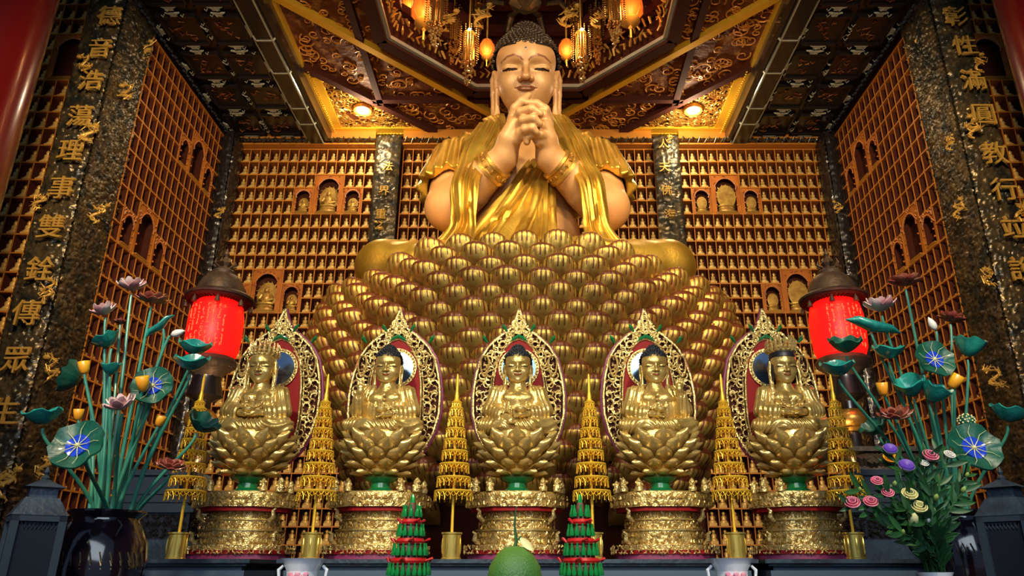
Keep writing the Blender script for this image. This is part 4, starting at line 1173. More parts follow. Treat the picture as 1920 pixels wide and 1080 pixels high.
TZ = 1.446
SX = [(-1.535, 'left end'), (-.785, ''), (-.012, ''), (.800, ''), (1.57, '')]
slab = [('leftmost', 'D', 'crowned gilt seated statue at the left end of the altar row, hands in its lap'),
        ('second', 'B', 'gilt seated statue second from left on the altar, open hand raised'),
        ('middle', 'A', 'middle gilt seated statue of the five, one hand reaching down over its knee'),
        ('fourth', 'C', 'gilt seated statue fourth from left on the altar, hand raised on the right'),
        ('rightmost', 'E', 'crowned gilt seated statue with black hair at the right end of the altar row')]
PED = pedestal_proto(); kids_of(PED)
for i, ((X, _), (wh, pose, lab)) in enumerate(zip(SX, slab)):
    p = PED if i == 0 else copy_tree(PED)
    p.location = (X, 4.32, TZ); p['label'] = 'carved gilt and red pedestal under the %s statue of the altar row' % wh
    altar_statue(lab, X, 4.32, TZ + .3535, pose)
# ------------------------------------------------------------------ altar tables
M['table_trim'] = mat('grey blue table moulding', (.055, .09, .14), 0, .4)


def table(label, x0, x1, yf, yb, zt, th=0.0):
    t = thing('altar_table', label, 'table', ((x0 + x1) / 2, (yf + yb) / 2, 0)); L = (x1 - x0) / 2; D = (yb - yf) / 2
    m = MB(); m.box(-L, L, -D, D, zt - .018, zt); m.box(-L + .02, L - .02, -D + .02, D - .02, zt - .030, zt - .018); m.build('tabletop', M['charcoal'], t, smooth=False)
    m = MB(); m.box(-L + .05, L - .05, -D + .05, D - .05, zt - .055, zt - .030); m.box(-L + .03, L - .03, -D + .03, D - .03, zt - .075, zt - .050)
    m.box(-L + .06, L - .06, -D + .06, D - .06, zt - .25, zt - .07)
    for k in range(int(2 * L / .035)):
        x = -L + .08 + k * .035
        if x > L - .08: break
        m.tube([(x, -D + .055, zt - .12), (x + .012, -D + .045, zt - .10), (x + .024, -D + .055, zt - .12)], [.004, .008, .004], 5)
    m.build('apron', M['table_trim'], t, smooth=False)
    for sx in (-1, 1):
        for sy in (-1, 1):
            m = MB(); m.box(sx * (L - .13) - .05, sx * (L - .13) + .05, sy * (D - .13) - .05, sy * (D - .13) + .05, 0, zt - .25); m.build('leg', M['charcoal'], t, smooth=False)
    return t


table('dark blue-grey altar table under the leftmost crowned statue', -2.33, -1.22, 3.62, 4.75, TZ)
table('long dark blue-grey altar table under the three middle statues', -1.13, .52 + .62, 3.72, 4.75, TZ)
table('dark altar table under the rightmost crowned statue', 1.16, 2.52, 3.68, 4.75, TZ)
table('low front offering table in the foreground, below the fruit and vases', -1.45, 1.58, 2.25, 3.35, 1.20)

# ------------------------------------------------------------------ tiered filigree towers
def tower_proto():
    t = thing('filigree_tower', 'x', 'tower', (0, 0, 0), 0, 'gilt filigree towers between the statues')
    m = MB(); m.lathe([(.054, 0), (.054, .006), (.049, .01), (.049, .128), (.056, .134), (.056, .142), (.03, .142)], 28)
    for k in range(7): a = 2 * PI * k / 7; m.sphere((.049 * math.cos(a), .049 * math.sin(a), .07), (.006, .006, .045), 6)
    m.build('brass_pot', M['gold_bright'], t)
    m = MB(); m.lathe([(.008, .10), (.008, 1.02), (.004, 1.05)], 10); m.build('rod', M['gold_yellow'], t)
    zs = [.875, .838, .778, .716, .652, .586, .514, .438, .362]; rs = [.026, .036, .044, .052, .061, .070, .080, .091, .102]
    for i, (z, r_) in enumerate(zip(zs, rs)):
        m = MB(); m.lathe([(r_ * .80, .009), (r_, .007), (r_ + .005, 0), (r_ + .001, -.007), (r_ * .8, -.003)], 26, Matrix.Translation((0, 0, z)))
        n = 6
        for k in range(n):
            a = 2 * PI * k / n; m.bar((0, 0, z), (r_ * math.cos(a), r_ * math.sin(a), z), .003, .003)
        m.build('tier_ring', M['gold_yellow'], t)
        n = int(9 + r_ * 110); m = MB(); h = .040 + .10 * r_
        for k in range(n):
            a = 2 * PI * k / n; b = 2 * PI * (k + .5) / n; c = 2 * PI * (k + 1) / n; R = r_ * 1.0
            p = lambda q, rr, zz: (rr * math.cos(q), rr * math.sin(q), z - zz)
            m.tube([p(a, R, 0), p(b, R * 1.01, h * .55), p(b, R * 1.02, h)], .0027, 4, caps=False); m.tube([p(c, R, 0), p(b, R * 1.01, h * .45)], .0027, 4, caps=False)
            m.tube([p(a, R * 1.01, h * .62), p(b, R * 1.02, h * .30), p(c, R * 1.01, h * .62)], .002, 4, caps=False)
            if k % 2: m.sphere(p(b, R * 1.02, h), .004, 5)
        m.build('fringe', M['gold_yellow'], t)
    m = MB(); m.lathe([(.022, .878), (.012, .90), (.013, .915), (.008, .94), (.0015, 1.00)], 14); m.build('spire', M['gold_yellow'], t)
    return t


TW = tower_proto(); kids_of(TW)
for i, (x, l) in enumerate([(352, 'gilt tiered filigree tower left of the leftmost statue'), (596, 'gilt tiered filigree tower between the leftmost and second statues'), (851, 'gilt tiered filigree tower between the second and middle statues'),
                            (1109, 'gilt tiered filigree tower between the middle and fourth statues'), (1369, 'gilt tiered filigree tower between the fourth and rightmost statues'), (1585, 'gilt tiered filigree tower right of the rightmost statue')]):
    o = TW if i == 0 else copy_tree(TW); X = P(x, 900, 3.86).x; o.location = (X, 3.86, TZ); o['label'] = l; o.rotation_euler = (0, 0, i * .37); o.scale = (.92, .92, .885)

# ------------------------------------------------------------------ red lanterns on posts
def palace_lantern(px, side, zoff=0):
    Y = 5.4; c = P(px, 562, Y); t = thing('red_lantern', 'glowing red lantern with a bronze bell-hung cap on a dark post, %s' % side, 'lantern', (c.x, Y, 0), 0, 'glowing red lanterns')
    z = c.z
    m = MB(); m.lathe([(.22, -.02), (.25, -.005), (.255, .01), (.22, .035), (.185, .045), (.175, .09), (.15, .15), (.11, .195), (.065, .215), (.0001, .22)], 40, Matrix.Translation((0, 0, z))); m.build('cap', M['cap'], t)
    m = MB(); m.lathe([(.25, -.012), (.235, -.03), (.20, -.012), (.0001, -.01)], 40, Matrix.Translation((0, 0, z)))
    for k in range(40): a = 2 * PI * k / 40; m.bar((.14 * math.cos(a), .14 * math.sin(a), z - .02), (.232 * math.cos(a), .232 * math.sin(a), z - .022), .01, .014)
    m.build('eaves', M['wood_dark'], t)
    m = MB(); m.lathe([(.09, .20), (.095, .225), (.06, .25), (.035, .275), (.05, .30), (.03, .33), (.012, .36), (.022, .38), (.004, .43)], 20, Matrix.Translation((0, 0, z)))
    for k in range(8): a = 2 * PI * k / 8; m.tube([(.04 * math.cos(a), .04 * math.sin(a), z + .26), (.085 * math.cos(a), .085 * math.sin(a), z + .29), (.07 * math.cos(a), .07 * math.sin(a), z + .33)], [.008, .01, .003], 5)
    m.build('finial', M['cap'], t)
    for k in range(8):
        a = 2 * PI * k / 8 + .35; m = MB(); m.lathe([(.022, -.07), (.018, -.055), (.014, -.035), (.006, -.022), (.002, 0)], 10, Matrix.Translation((.23 * math.cos(a), .23 * math.sin(a), z - .015))); m.build('bell', M['cap'], t)
    m = MB(); m.lathe([(.15, -.48), (.17, -.465), (.193, -.40), (.201, -.28), (.199, -.15), (.182, -.06), (.14, -.012)], 40, Matrix.Translation((0, 0, z)))
    sh = m.build('shade', M['lantern'], t)
    m = MB(); r = random.Random(int(px))
    for col_ in range(8):
        for row in range(9):
            if r.random() < .10: continue
            a = -PI / 2 + (col_ - 3.5) * .19; zz = -.10 - row * .037; R = .2025 if 0 < row < 8 else .198
            for q in range(r.choice((2, 3))):
                a2 = a + r.uniform(-.03, .03); z2 = zz + r.uniform(-.012, .012); b = r.random() < .5
                p0 = Vector((R * math.cos(a2), R * math.sin(a2), z + z2)); p1 = Vector((R * math.cos(a2 + (.05 if b else 0)), R * math.sin(a2 + (.05 if b else 0)), z + z2 - (0 if b else .022)))
                m.tube([p0, p1], .0028, 4)
    m.build('writing', M['lantern_text'], sh)['kind'] = 'stuff'
    m = MB(); m.lathe([(.10, -.62), (.11, -.60), (.15, -.56), (.19, -.53), (.20, -.50), (.18, -.47), (.0001, -.465)], 12, Matrix.Translation((0, 0, z)))
    carved_strip(m, [(.19 * math.cos(PI / 6 * -k), .19 * math.sin(PI / 6 * -k)) for k in range(12)], z - .545, z - .49, 5)
    m.build('carved_base', M['cap'], t)
    m = MB(); m.lathe([(.16, 0), (.16, .05), (.10, .10), (.075, .4), (.075, z - 1.25), (.11, z - 1.2), (.05, z - 1.1), (.055, z - .80), (.13, z - .76), (.10, z - .64), (.10, z - .61)], 24); m.build('post', M['black'], t)
    m = MB(); m.sphere((0, 0, z - .93), (.115, .115, .085), 24); m.lathe([(.08, z - 1.02), (.10, z - 1.0), (.06, z - .98)], 24); m.build('gilt_ball', M['gold'], t)
    add_light('lantern_glow', 'POINT', (c.x, Y - .38, z - .3), 5, (1.0, .10, .05), size=.15)


palace_lantern(412, 'left of the altar'); palace_lantern(1562, 'right of the altar')

# dark stone stands behind the altar ends
for sx, px, l in ((-1, 300, 'dark stepped stone stand behind the left vase'), (1, 1655, 'dark stepped stone stand behind the bouquet on the right')):
    c = P(px, 960, 4.95); t = thing('stone_stand', l, 'stand', (c.x, 4.95, 0))
    m = MB(); zt = P(px, 885, 4.9).z
    m.box(-.22, .22, -.18, .18, zt - .035, zt); m.box(-.17, .17, -.16, .16, zt - .12, zt - .035); m.box(-.24, .24, -.18, .18, zt - .15, zt - .12); m.box(-.26, .26, -.19, .19, zt - .20, zt - .165); m.box(-.22, .22, -.17, .17, zt - .165, zt - .15)
    m.box(-.30, .30, -.2, .2, zt - .26, zt - .22); m.box(-.25, .25, -.18, .18, zt - .22, zt - .2); m.build('stepped_top', M['slate'], t, smooth=False)
    m = MB(); m.box(-.27, .27, -.17, .17, zt - .42, zt - .26); carved_strip(m, [(-.27, -.17), (.27, -.17), (.27, .17), (-.27, .17)], zt - .41, zt - .27, 4, amp=.02); m.build('carved_body', M['black'], t, sharp=60)
    m = MB(); m.box(-.36, .36, -.2, .2, 0, zt - .42); m.build('base', M['charcoal'], t, smooth=False)
c = P(1655, 850, 5.0); t = thing('carved_scroll_stand', 'carved grey cloud-shaped stand under the right red lantern', 'stand', (c.x, 4.9, zt))
m = MB(); r = random.Random(2)
for k in range(16):
    x = -.22 + .03 * k; m.tube([(x, -.05, .02), (x - .03, -.10, .05 + .03 * r.random()), (x + .04, -.08, .09), (x + .07, -.05, .06)], [.02, .028, .02, .008], 7)
m.box(-.28, .28, -.08, .1, 0, .03); m.build('scrollwork', M['cap'], t)
m = MB(); m.box(-.30, .30, -.1, .12, .12, .15); m.build('ledge', M['cap'], t, smooth=False)

# ------------------------------------------------------------------ lantern cabinets in the front corners
for sx, px, l in ((-1, 62, 'black glazed lantern cabinet in the bottom left corner'), (1, 1900, 'black glazed lantern cabinet in the bottom right corner')):
    Y = 2.7; c = P(px, 1000, Y); W = .070; t = thing('lantern_cabinet', l, 'cabinet', (c.x, Y, 0), PI * .22)
    zt = P(px, 968, Y).z
    f = MB()
    for a in (-1, 1):
        for b in (-1, 1): f.box(a * W - .012, a * W + .012, b * W - .012, b * W + .012, 1.0, zt)
    for zz in (1.0, zt - .02): f.box(-W - .012, W + .012, -W - .012, W + .012, zz, zz + .02)
    for a in (-1, 1):
        for k in range(12):
            x = -W + .02 + k * 2 * W / 12; f.tube([(x, a * W, zt - .02), (x + .01, a * W, zt - .045), (x + .02, a * W, zt - .02)], .004, 4); f.tube([(a * W, x, zt - .02), (a * W, x + .01, zt - .045), (a * W, x + .02, zt - .02)], .004, 4)
    f.build('frame', M['slate'], t, smooth=False)
    g = MB(); g.box(-W, W, -W, W, 1.02, zt - .03); g.build('glass_pane', M['glass'], t, smooth=False)
    r_ = MB(); S = W + .014
    r_.add([(-S, -S, zt), (S, -S, zt), (S, S, zt), (-S, S, zt), (-.05, -.05, zt + .06), (.05, -.05, zt + .06), (.05, .05, zt + .06), (-.05, .05, zt + .06)], [(0, 1, 5, 4), (1, 2, 6, 5), (2, 3, 7, 6), (3, 0, 4, 7), (4, 5, 6, 7), (3, 2, 1, 0)])
    r_.box(-.042, .042, -.042, .042, zt + .06, zt + .095)
    r_.add([(-.062, -.062, zt + .095), (.062, -.062, zt + .095), (.062, .062, zt + .095), (-.062, .062, zt + .095), (0, 0, zt + .13)], [(0, 1, 4), (1, 2, 4), (2, 3, 4), (3, 0, 4), (3, 2, 1, 0)])
    r_.lathe([(.010, .115), (.014, .13), (.006, .14), (.010, .15), (.002, .17)], 10, Matrix.Translation((0, 0, zt)))
    r_.build('roof', M['charcoal'], t, smooth=False)
    b = MB(); b.box(-W - .02, W + .02, -W - .02, W + .02, .95, 1.0); b.box(-W, W, -W, W, 0, .95); b.build('base', M['charcoal'], t, smooth=False)

# ------------------------------------------------------------------ vases
def big_vase(px, Y, R, l):
    c = P(px, 1000, Y); zr = P(px, 958, Y).z; s = R / .17
    t = thing('floor_vase', l, 'vase', (c.x, Y, 0), 0)
    m = MB(); m.lathe([(.10 * s, .0), (.11 * s, .02), (.10 * s, zr - .55 * s), (.165 * s, zr - .34 * s), (.178 * s, zr - .22 * s), (.165 * s, zr - .12 * s), (.135 * s, zr - .06 * s), (.122 * s, zr - .04 * s), (.122 * s, zr - .03 * s), (.145 * s, zr - .008 * s), (.142 * s, zr), (.115 * s, zr - .01), (.11 * s, zr - .1)], 48)
    m.build('vase_body', M['vase'], t)
    m = MB()
    for k in range(16):
        a = PI * (1 + (k + .5) / 16)
        for q in range(3): m.tube([(.172 * s * math.cos(a + q * .04), .172 * s * math.sin(a + q * .04), zr - .16 * s - .03 * q), (.18 * s * math.cos(a + .07), .18 * s * math.sin(a + .07), zr - .20 * s - .01 * q)], .003, 4)
    m.build('relief', M['bronze'], t)
    return c.x, Y, zr


VL = big_vase(195, 3.05, .165, 'large dark glazed vase holding ceramic lotus stems, bottom left')
VR = big_vase(1800, 3.45, .15, 'large dark glazed vase behind the bouquet, bottom right')

# ceramic lotus stems
def disc_leaf(mb, s, cup, front, n=30, wav=6):
    """round leaf in local space, axis +z, radius s"""
    def fn(u, v):
        a = 2 * PI * u; r_ = s * v; z = cup * s * v * v + .11 * s * v ** 3 * math.sin(wav * a + 1.1 * math.sin(2 * a)) + .035 * s * v * abs(math.sin(7 * a))
        return (r_ * math.cos(a), r_ * math.sin(a), z)
    mb.sheet(fn, n, 6, .006 * max(1, s / .08))


def orient(o, d): o.rotation_euler = Vector(d).to_track_quat('Z', 'Y').to_euler()


def lotus_stem(V, px, py, Y, w_, kind, label, d=(0, -1, .3), bend=None, x0=None):
    p = P(px, py, Y); k = mpp(py, Y); s = w_ * k / 2; rnd = random.Random(px * 7 + py)
    vx, vy, vz = V; sx = vx + (x0 if x0 is not None else max(-.09, min(.09, (p.x - vx) * .25))); sy = vy + rnd.uniform(-.05, .05)
    t = thing('ceramic_lotus', label, 'ceramic lotus', (sx, sy, vz - .05), 0, 'ceramic lotus stems in the large vases')
    o = Vector((sx, sy, vz - .05)); e = p - o; d = Vector(d).normalized()
    b = bend if bend is not None else Vector((0, 0, 1))
    p1 = Vector((e.x * .12, e.y * .2, e.z * .45)); p2 = e - d * s * .9 - Vector((0, 0, s * .7)) if d.z < .7 else e - Vector((0, 0, s * 1.2))
    pts = []
    for i in range(15):
        u = i / 14; pts.append((1 - u) ** 3 * Vector((0, 0, 0)) + 3 * (1 - u) ** 2 * u * p1 + 3 * (1 - u) * u * u * p2 + u ** 3 * (e - d * s * .25))
    m = MB(); m.tube(pts, [.0085 - .003 * i / 14 for i in range(15)], 8); m.build('stem', M['teal_stem'], t)
    def part(name, mb, mt, extra=None):
        ob = mb.build(name, M[mt], t, sharp=60); ob.location = e; orient(ob, d if extra is None else extra); return ob
    if kind == 'disc':
        m = MB(); disc_leaf(m, s, .22, True); leaf = part('leaf', m, 'leaf_dark')
        m = MB(); disc_leaf(m, s * .45, .10, True, wav=5); m.v = [(a, b_, c + .006) for a, b_, c in m.v]; part('blue_centre', m, 'blue')
        m = MB()
        for q in range(9):
            a = 2 * PI * q / 9 + .2
            m.tube([(0, 0, .012), (s * .35 * math.cos(a), s * .35 * math.sin(a), .014 + s * .02), (s * .62 * math.cos(a + .06), s * .62 * math.sin(a + .06), .012 + s * .10), (s * .9 * math.cos(a - .1), s * .9 * math.sin(a - .1), .012 + s * .2)], [.0020, .0014, .0010, .0005], 4)
        m.sphere((0, 0, .014), .008, 8); part('veins', m, 'cream')
    elif kind in ('fan', 'cup'):
        m = MB(); disc_leaf(m, s, .75 if kind == 'fan' else 1.15, False, wav=5); part('leaf', m, 'teal')
    elif kind == 'darkfan':
        m = MB(); disc_leaf(m, s, .8, False, wav=7); part('leaf', m, 'leaf_dark')
    elif kind == 'roll':
        m = MB(); L = s
        m.tube([(-L, 0, 0), (-L * .6, 0, .01), (0, 0, .0), (L * .6, 0, .01), (L, 0, 0)], [.003, s * .26, s * .34, s * .24, .003], 12, flat=.6)
        for q in range(8): m.tube([(-L * .7 + q * L * .2, -.0, s * .24), (-L * .62 + q * L * .2, s * .12, s * .15)], .003, 4)
        ob = m.build('leaf', M['teal'], t, sharp=60); ob.location = e; ob.rotation_euler = (0, d.x, 0)
    elif kind in ('pink', 'maroon', 'white'):
        rows = [(7, .95, .45), (7, .85, .85), (6, .62, 1.2)] if kind != 'maroon' else [(8, 1.0, .12), (8, .85, .5), (6, .6, 1.0)]
        for ri, (n, L, up) in enumerate(rows):
            for q in range(n):
                a = 2 * PI * (q + .5 * ri) / n + rnd.uniform(-.12, .12); up2 = up + rnd.uniform(-.12, .12)
                def fn(u, v):
                    x = (u * 2 - 1) * s * .30 * math.sin(PI * min(1, v * .8 + .16)) ** .7; r_ = s * L * (math.sin(v * 1.45) * math.cos(up2 * .9) + .05); z = s * L * (v * math.sin(up2 * .9) * 1.1 + .25 * v * v) + 1.0 * x * x / s
                    return (r_ * math.cos(a) - x * math.sin(a), r_ * math.sin(a) + x * math.cos(a), z)
                m = MB(); m.sheet(fn, 5, 6, .004); part('petal', m, {'pink': 'pink', 'maroon': 'maroon', 'white': 'white'}[kind])
        m = MB(); m.lathe([(s * .08, 0), (s * .18, s * .35), (s * .16, s * .40), (.0001, s * .40)], 14); part('seed_pod', m, 'yellow')
    elif kind == 'bud':
        m = MB(); m.lathe([(s * .12, -s * .1), (s * .42, s * .3), (s * .48, s * .75), (s * .32, s * 1.3), (.0001, s * 1.8)], 16); part('bud', m, 'white')
    elif kind == 'tealbud':
        m = MB(); m.lathe([(s * .1, -s * .1), (s * .45, s * .15), (s * .5, s * .5), (s * .3, s * 1.1), (.0001, s * 1.7)], 12); part('bud', m, 'teal')
    elif kind == 'pod':
        m = MB(); m.lathe([(s * .15, -s * .75), (s * .45, -s * .45), (s * .55, 0), (s * .62, s * .7), (s * .55, s * .75), (.0001, s * .62)], 18); part('cup', m, 'yellow')
    elif kind == 'seed':
        m = MB(); m.sphere((0, 0, 0), (s, s, s * .9), 16)
        ob = part('pod', m, 'leaf_dark'); m = MB(); g = PI * (3 - 5 ** .5)
        for q in range(46):
            z = 1 - 1.5 * (q + .5) / 46; r_ = math.sqrt(1 - z * z); m.sphere((s * r_ * math.cos(q * g), s * r_ * math.sin(q * g), s * .9 * z), s * .13, 6)
        part('seeds', m, 'cream')
    return t


F_ = (0, -1, .25)
for a in [
    (247, 545, 3.1, 56, 'pink', 'highest pinkish white ceramic lotus flower of the left vase', (0, -.3, 1)),
    (285, 568, 3.0, 60, 'maroon', 'maroon ceramic lotus flower right of the highest white one, left vase', (.1, -.2, 1)),
    (197, 590, 3.0, 50, 'pink', 'pinkish white ceramic lotus flower, upper left of the left vase', (-.3, -.3, 1)),
    (226, 606, 3.2, 24, 'maroon', 'small rosy ceramic bud between the two upper left white flowers', (0, 0, 1)),
    (322, 628, 3.0, 30, 'bud', 'white ceramic lotus bud against the left red lantern', (.8, -.1, .25)),
    (228, 768, 2.75, 62, 'pink', 'pinkish white ceramic lotus flower low in the middle of the left vase', (-.2, -.5, 1)),
    (320, 880, 2.85, 56, 'maroon', 'maroon ceramic lotus flower low on the right of the left vase', (.2, -.3, 1)),
    (158, 690, 3.0, 34, 'pod', 'yellow ceramic seed cup on the upper left of the left vase', (-.2, -.2, 1)),
    (268, 720, 2.9, 40, 'pod', 'orange and yellow ceramic cup in front of the left blue-centred disc leaf', (-.1, -.4, 1)),
    (147, 778, 3.0, 30, 'pod', 'yellow ceramic bud just above the big dark disc leaf on the left', (0, -.2, 1)),
    (300, 790, 3.0, 30, 'pod', 'yellow ceramic bud low on the right of the left vase', (.3, -.2, 1)),
    (80, 795, 2.8, 66, 'fan', 'teal fan leaf at the far left end of the left vase', (-.1, -.25, 1)),
    (148, 838, 2.7, 98, 'disc', 'big dark green disc leaf with blue centre, left vase', (0, -1, .35)),
    (287, 725, 2.95, 74, 'disc', 'smaller green disc leaf with blue centre, right of the left vase stems', (.2, -1, .2)),
    (206, 648, 3.0, 52, 'fan', 'teal fan leaf below the upper left white flower, left vase', (-.5, -.3, .9)),
    (150, 712, 3.05, 62, 'darkfan', 'dark green cupped leaf on the upper left of the left vase', (-1, -.3, .3)),
    (207, 702, 2.95, 34, 'cup', 'small folded teal leaf in the middle of the left vase', (0, -.2, 1)),
    (300, 612, 3.0, 64, 'roll', 'long rolled teal leaf left of the left red lantern', (-.65, -.2, .5)),
    (363, 664, 2.95, 58, 'fan', 'upper teal fan leaf in front of the left red lantern', (.2, -.35, 1)),
    (358, 694, 2.85, 62, 'fan', 'lower teal fan leaf below the left red lantern', (.1, -.35, 1)),
    (372, 806, 3.1, 60, 'darkfan', 'dark teal leaf behind the leftmost filigree tower', (.6, -.3, .8)),
]: lotus_stem(VL, *a)
for a in [
    (1697, 535, 3.3, 62, 'maroon', 'highest maroon ceramic lotus flower of the right vase', (0, -.1, 1)),
    (1652, 584, 3.2, 66, 'pink', 'open pinkish white ceramic lotus flower, upper left of the right vase', (-.1, -.2, 1)),
    (1783, 602, 3.4, 48, 'maroon', 'maroon ceramic lotus flower beside the white bud, right vase', (.3, -.2, 1)),
    (1754, 618, 3.3, 30, 'bud', 'white ceramic lotus bud in the upper right of the right vase', (-.5, -.2, 1)),
    (1637, 612, 3.2, 104, 'roll', 'long rolled teal leaf across the right red lantern', (.15, -.2, .5)),
    (1666, 672, 3.2, 56, 'fan', 'teal cupped leaf right of the right red lantern', (0, -.3, 1)),
    (1586, 660, 3.15, 60, 'darkfan', 'dark green fan leaf in front of the right red lantern', (-.1, -.45, 1)),
    (1572, 704, 3.1, 62, 'fan', 'teal fan leaf below the right red lantern', (-.1, -.3, 1)),
    (1750, 676, 3.2, 74, 'disc', 'upper dark green disc leaf with blue centre, right vase', (.1, -1, .25)),
    (1815, 668, 3.3, 56, 'cup', 'teal cupped leaf on the upper right of the right vase', (.2, -.25, 1)),
    (1655, 730, 3.2, 34, 'pod', 'yellow ceramic cup left of the stems, right vase', (-.1, -.2, 1)),
    (1790, 716, 3.2, 40, 'pod', 'orange and yellow ceramic cup right of the stems, right vase', (.5, -.4, .8)),
    (1712, 742, 3.25, 56, 'cup', 'left one of two large teal leaves amid the right vase stems', (-.3, -.4, .7)),
    (1745, 752, 3.2, 56, 'cup', 'right one of two large teal leaves amid the right vase stems', (.3, -.4, .7)),
    (1680, 785, 3.1, 62, 'maroon', 'maroon ceramic lotus flower low on the left of the right vase', (-.2, -.4, 1)),
    (1812, 790, 3.3, 30, 'seed', 'round beaded green seed pod above the lower disc leaf on the right', (0, -.3, 1)),
    (1824, 842, 3.0, 96, 'disc', 'big dark green disc leaf with blue centre, right vase', (0, -1, .35)),
    (1890, 790, 3.2, 66, 'fan', 'teal fan leaf at the far right end of the right vase', (.2, -.25, 1)),
    (1645, 812, 3.3, 50, 'darkfan', 'dark teal leaf right of the rightmost filigree tower', (-.6, -.3, .8)),
]: lotus_stem(VR, *a)

# ------------------------------------------------------------------ front table offerings
FT = 1.20
for px, l in ((570, 'white porcelain vase with painted flowers at the left front, between statues'), (1370, 'white porcelain vase with painted flowers at the right front, between statues')):
    c = P(px, 1047, 2.9); t = thing('porcelain_vase', l, 'vase', (c.x, 2.9, FT)); h = c.z - FT
    m = MB(); m.lathe([(.045, 0), (.05, .01), (.04, .03), (.065, .08), (.068, .12), (.055, h * .72), (.058, h * .85), (.078, h - .006), (.084, h), (.076, h - .004), (.05, h * .75)], 36); m.build('vase_body', M['porcelain'], t)
    for s in (-1, 1):
        m = MB(); m.tube([(s * .072, 0, h - .025), (s * .088, 0, h - .04), (s * .085, 0, h - .065), (s * .066, 0, h - .075)], [.005, .007, .006, .005], 7); m.build('handle', M['porcelain'], t)
    m = MB()
    for k in range(7):
        a = -PI / 2 + (k - 3) * .16; m.sphere((.060 * math.cos(a), .060 * math.sin(a), h - .055 - .008 * (k % 3)), (.011, .006, .008), 8)
    m.build('painted_flower', M['rose'], t)
c = P(965, 1082, 2.8); t = thing('pomelo', 'green pomelo with stem and leaf in front of the middle statue', 'fruit', tuple(c))
m = MB(); m.lathe([(.0001, -.10), (.05, -.092), (.085, -.055), (.098, -.01), (.090, .035), (.065, .075), (.035, .100), (.0001, .104)], 40); m.build('fruit_body', M['pomelo'], t)
m = MB(); m.tube([(0, 0, .10), (.005, 0, .12), (-.002, 0, .18), (.004, 0, .24)], [.008, .006, .004, .002], 7); m.tube([(0, 0, .115), (.02, 0, .135), (.035, 0, .125)], .004, 6); m.build('stem', M['grass'], t)
def leafsheet(mb, a, b, w_, up=(0, -1, 0), curl=.2):
    a = Vector(a); b = Vector(b); d = b - a; s_ = d.cross(Vector(up)).normalized(); n_ = Vector(up)
    mb.sheet(lambda u, v: tuple(a + d * v + s_ * ((u * 2 - 1) * w_ * math.sin(PI * min(1, .06 + v * .94)) ** .8) + n_ * (curl * d.length * (v * (1 - v)) + .2 * w_ * (u * 2 - 1) ** 2)), 4, 7, .0015)
m = MB(); leafsheet(m, (.02, -.01, .13), (.066, -.03, .085), .013); leafsheet(m, (-.01, 0, .12), (-.030, -.01, .105), .006); m.build('leaf', M['cream'], t)
t2 = thing('offering_dish', 'white dish under the green pomelo', 'dish', (c.x, 2.8, FT)); m = MB(); m.lathe([(.05, 0), (.055, .01), (.03, .02), (.03, max(.03, c.z - .1 - FT - .02)), (.09, c.z - .085 - FT), (.08, c.z - .088 - FT), (.0001, c.z - .1 - FT)], 30); m.build('dish_body', M['porcelain'], t2)

def bottle_tower():
    t = thing('bottle_tower', 'x', 'offering tower', (0, 0, FT), 0, 'offering towers of green bottles')
    H = .455; R0 = .103
    m = MB(); m.lathe([(R0, 0), (.012, H - .02)], 24); m.build('card_cone', M['brown'], t)
    z = .02; i = 0
    while z < H - .06:
        r_ = R0 + (.012 - R0) * z / (H - .02); n = max(5, int(2 * PI * r_ / .020))
        m = MB(); m.lathe([(r_ + .007, z - .004), (r_ + .012, z + .006), (r_ + .006, z + .016)], 24)
        for q in range(4): a = q * PI / 2 + i * .4 - PI / 2; m.tube([((r_ + .01) * math.cos(a), (r_ + .01) * math.sin(a), z + .006), ((r_ + .028) * math.cos(a + .25), (r_ + .028) * math.sin(a + .25), z + .014), ((r_ + .016) * math.cos(a + .4), (r_ + .016) * math.sin(a + .4), z)], [.004, .006, .002], 5)
        m.build('ribbon', M['ribbon'], t)
        for k in range(n):
            a = 2 * PI * k / n; rr = r_ * .985 + .004; b = MB()
            b.lathe([(.0085, .024), (.0095, .034), (.006, .048), (.0035, .056), (.0035, .066), (.0001, .068)], 8, Matrix.Translation((rr * math.cos(a), rr * math.sin(a), z)) ); b.build('bottle', M['bottle'], t)
        z += .068; i += 1
    m = MB(); m.lathe([(.012, H - .03), (.008, H), (.003, H + .012)], 8); m.build('tip', M['bottle'], t)
    return t


BT = bottle_tower(); kids_of(BT)
for i, (px, l) in enumerate(((767, 'pointed tower of green bottles and red ribbons left of the pomelo'), (1090, 'pointed tower of green bottles and red ribbons right of the pomelo'))):
    o = BT if i == 0 else copy_tree(BT); o.location = (P(px, 1060, 2.9).x, 2.9, FT); o['label'] = l

# fresh bouquet
BV = P(1753, 1073, 2.7); t = thing('bouquet_vase', 'small white vase holding the fresh bouquet at the lower right', 'vase', (BV.x, 2.7, FT)); h = BV.z - FT
m = MB(); m.lathe([(.04, 0), (.045, .03), (.035, h * .6), (.045, h * .85), (.058, h), (.052, h - .003), (.03, h * .7)], 30); m.build('vase_body', M['porcelain'], t)


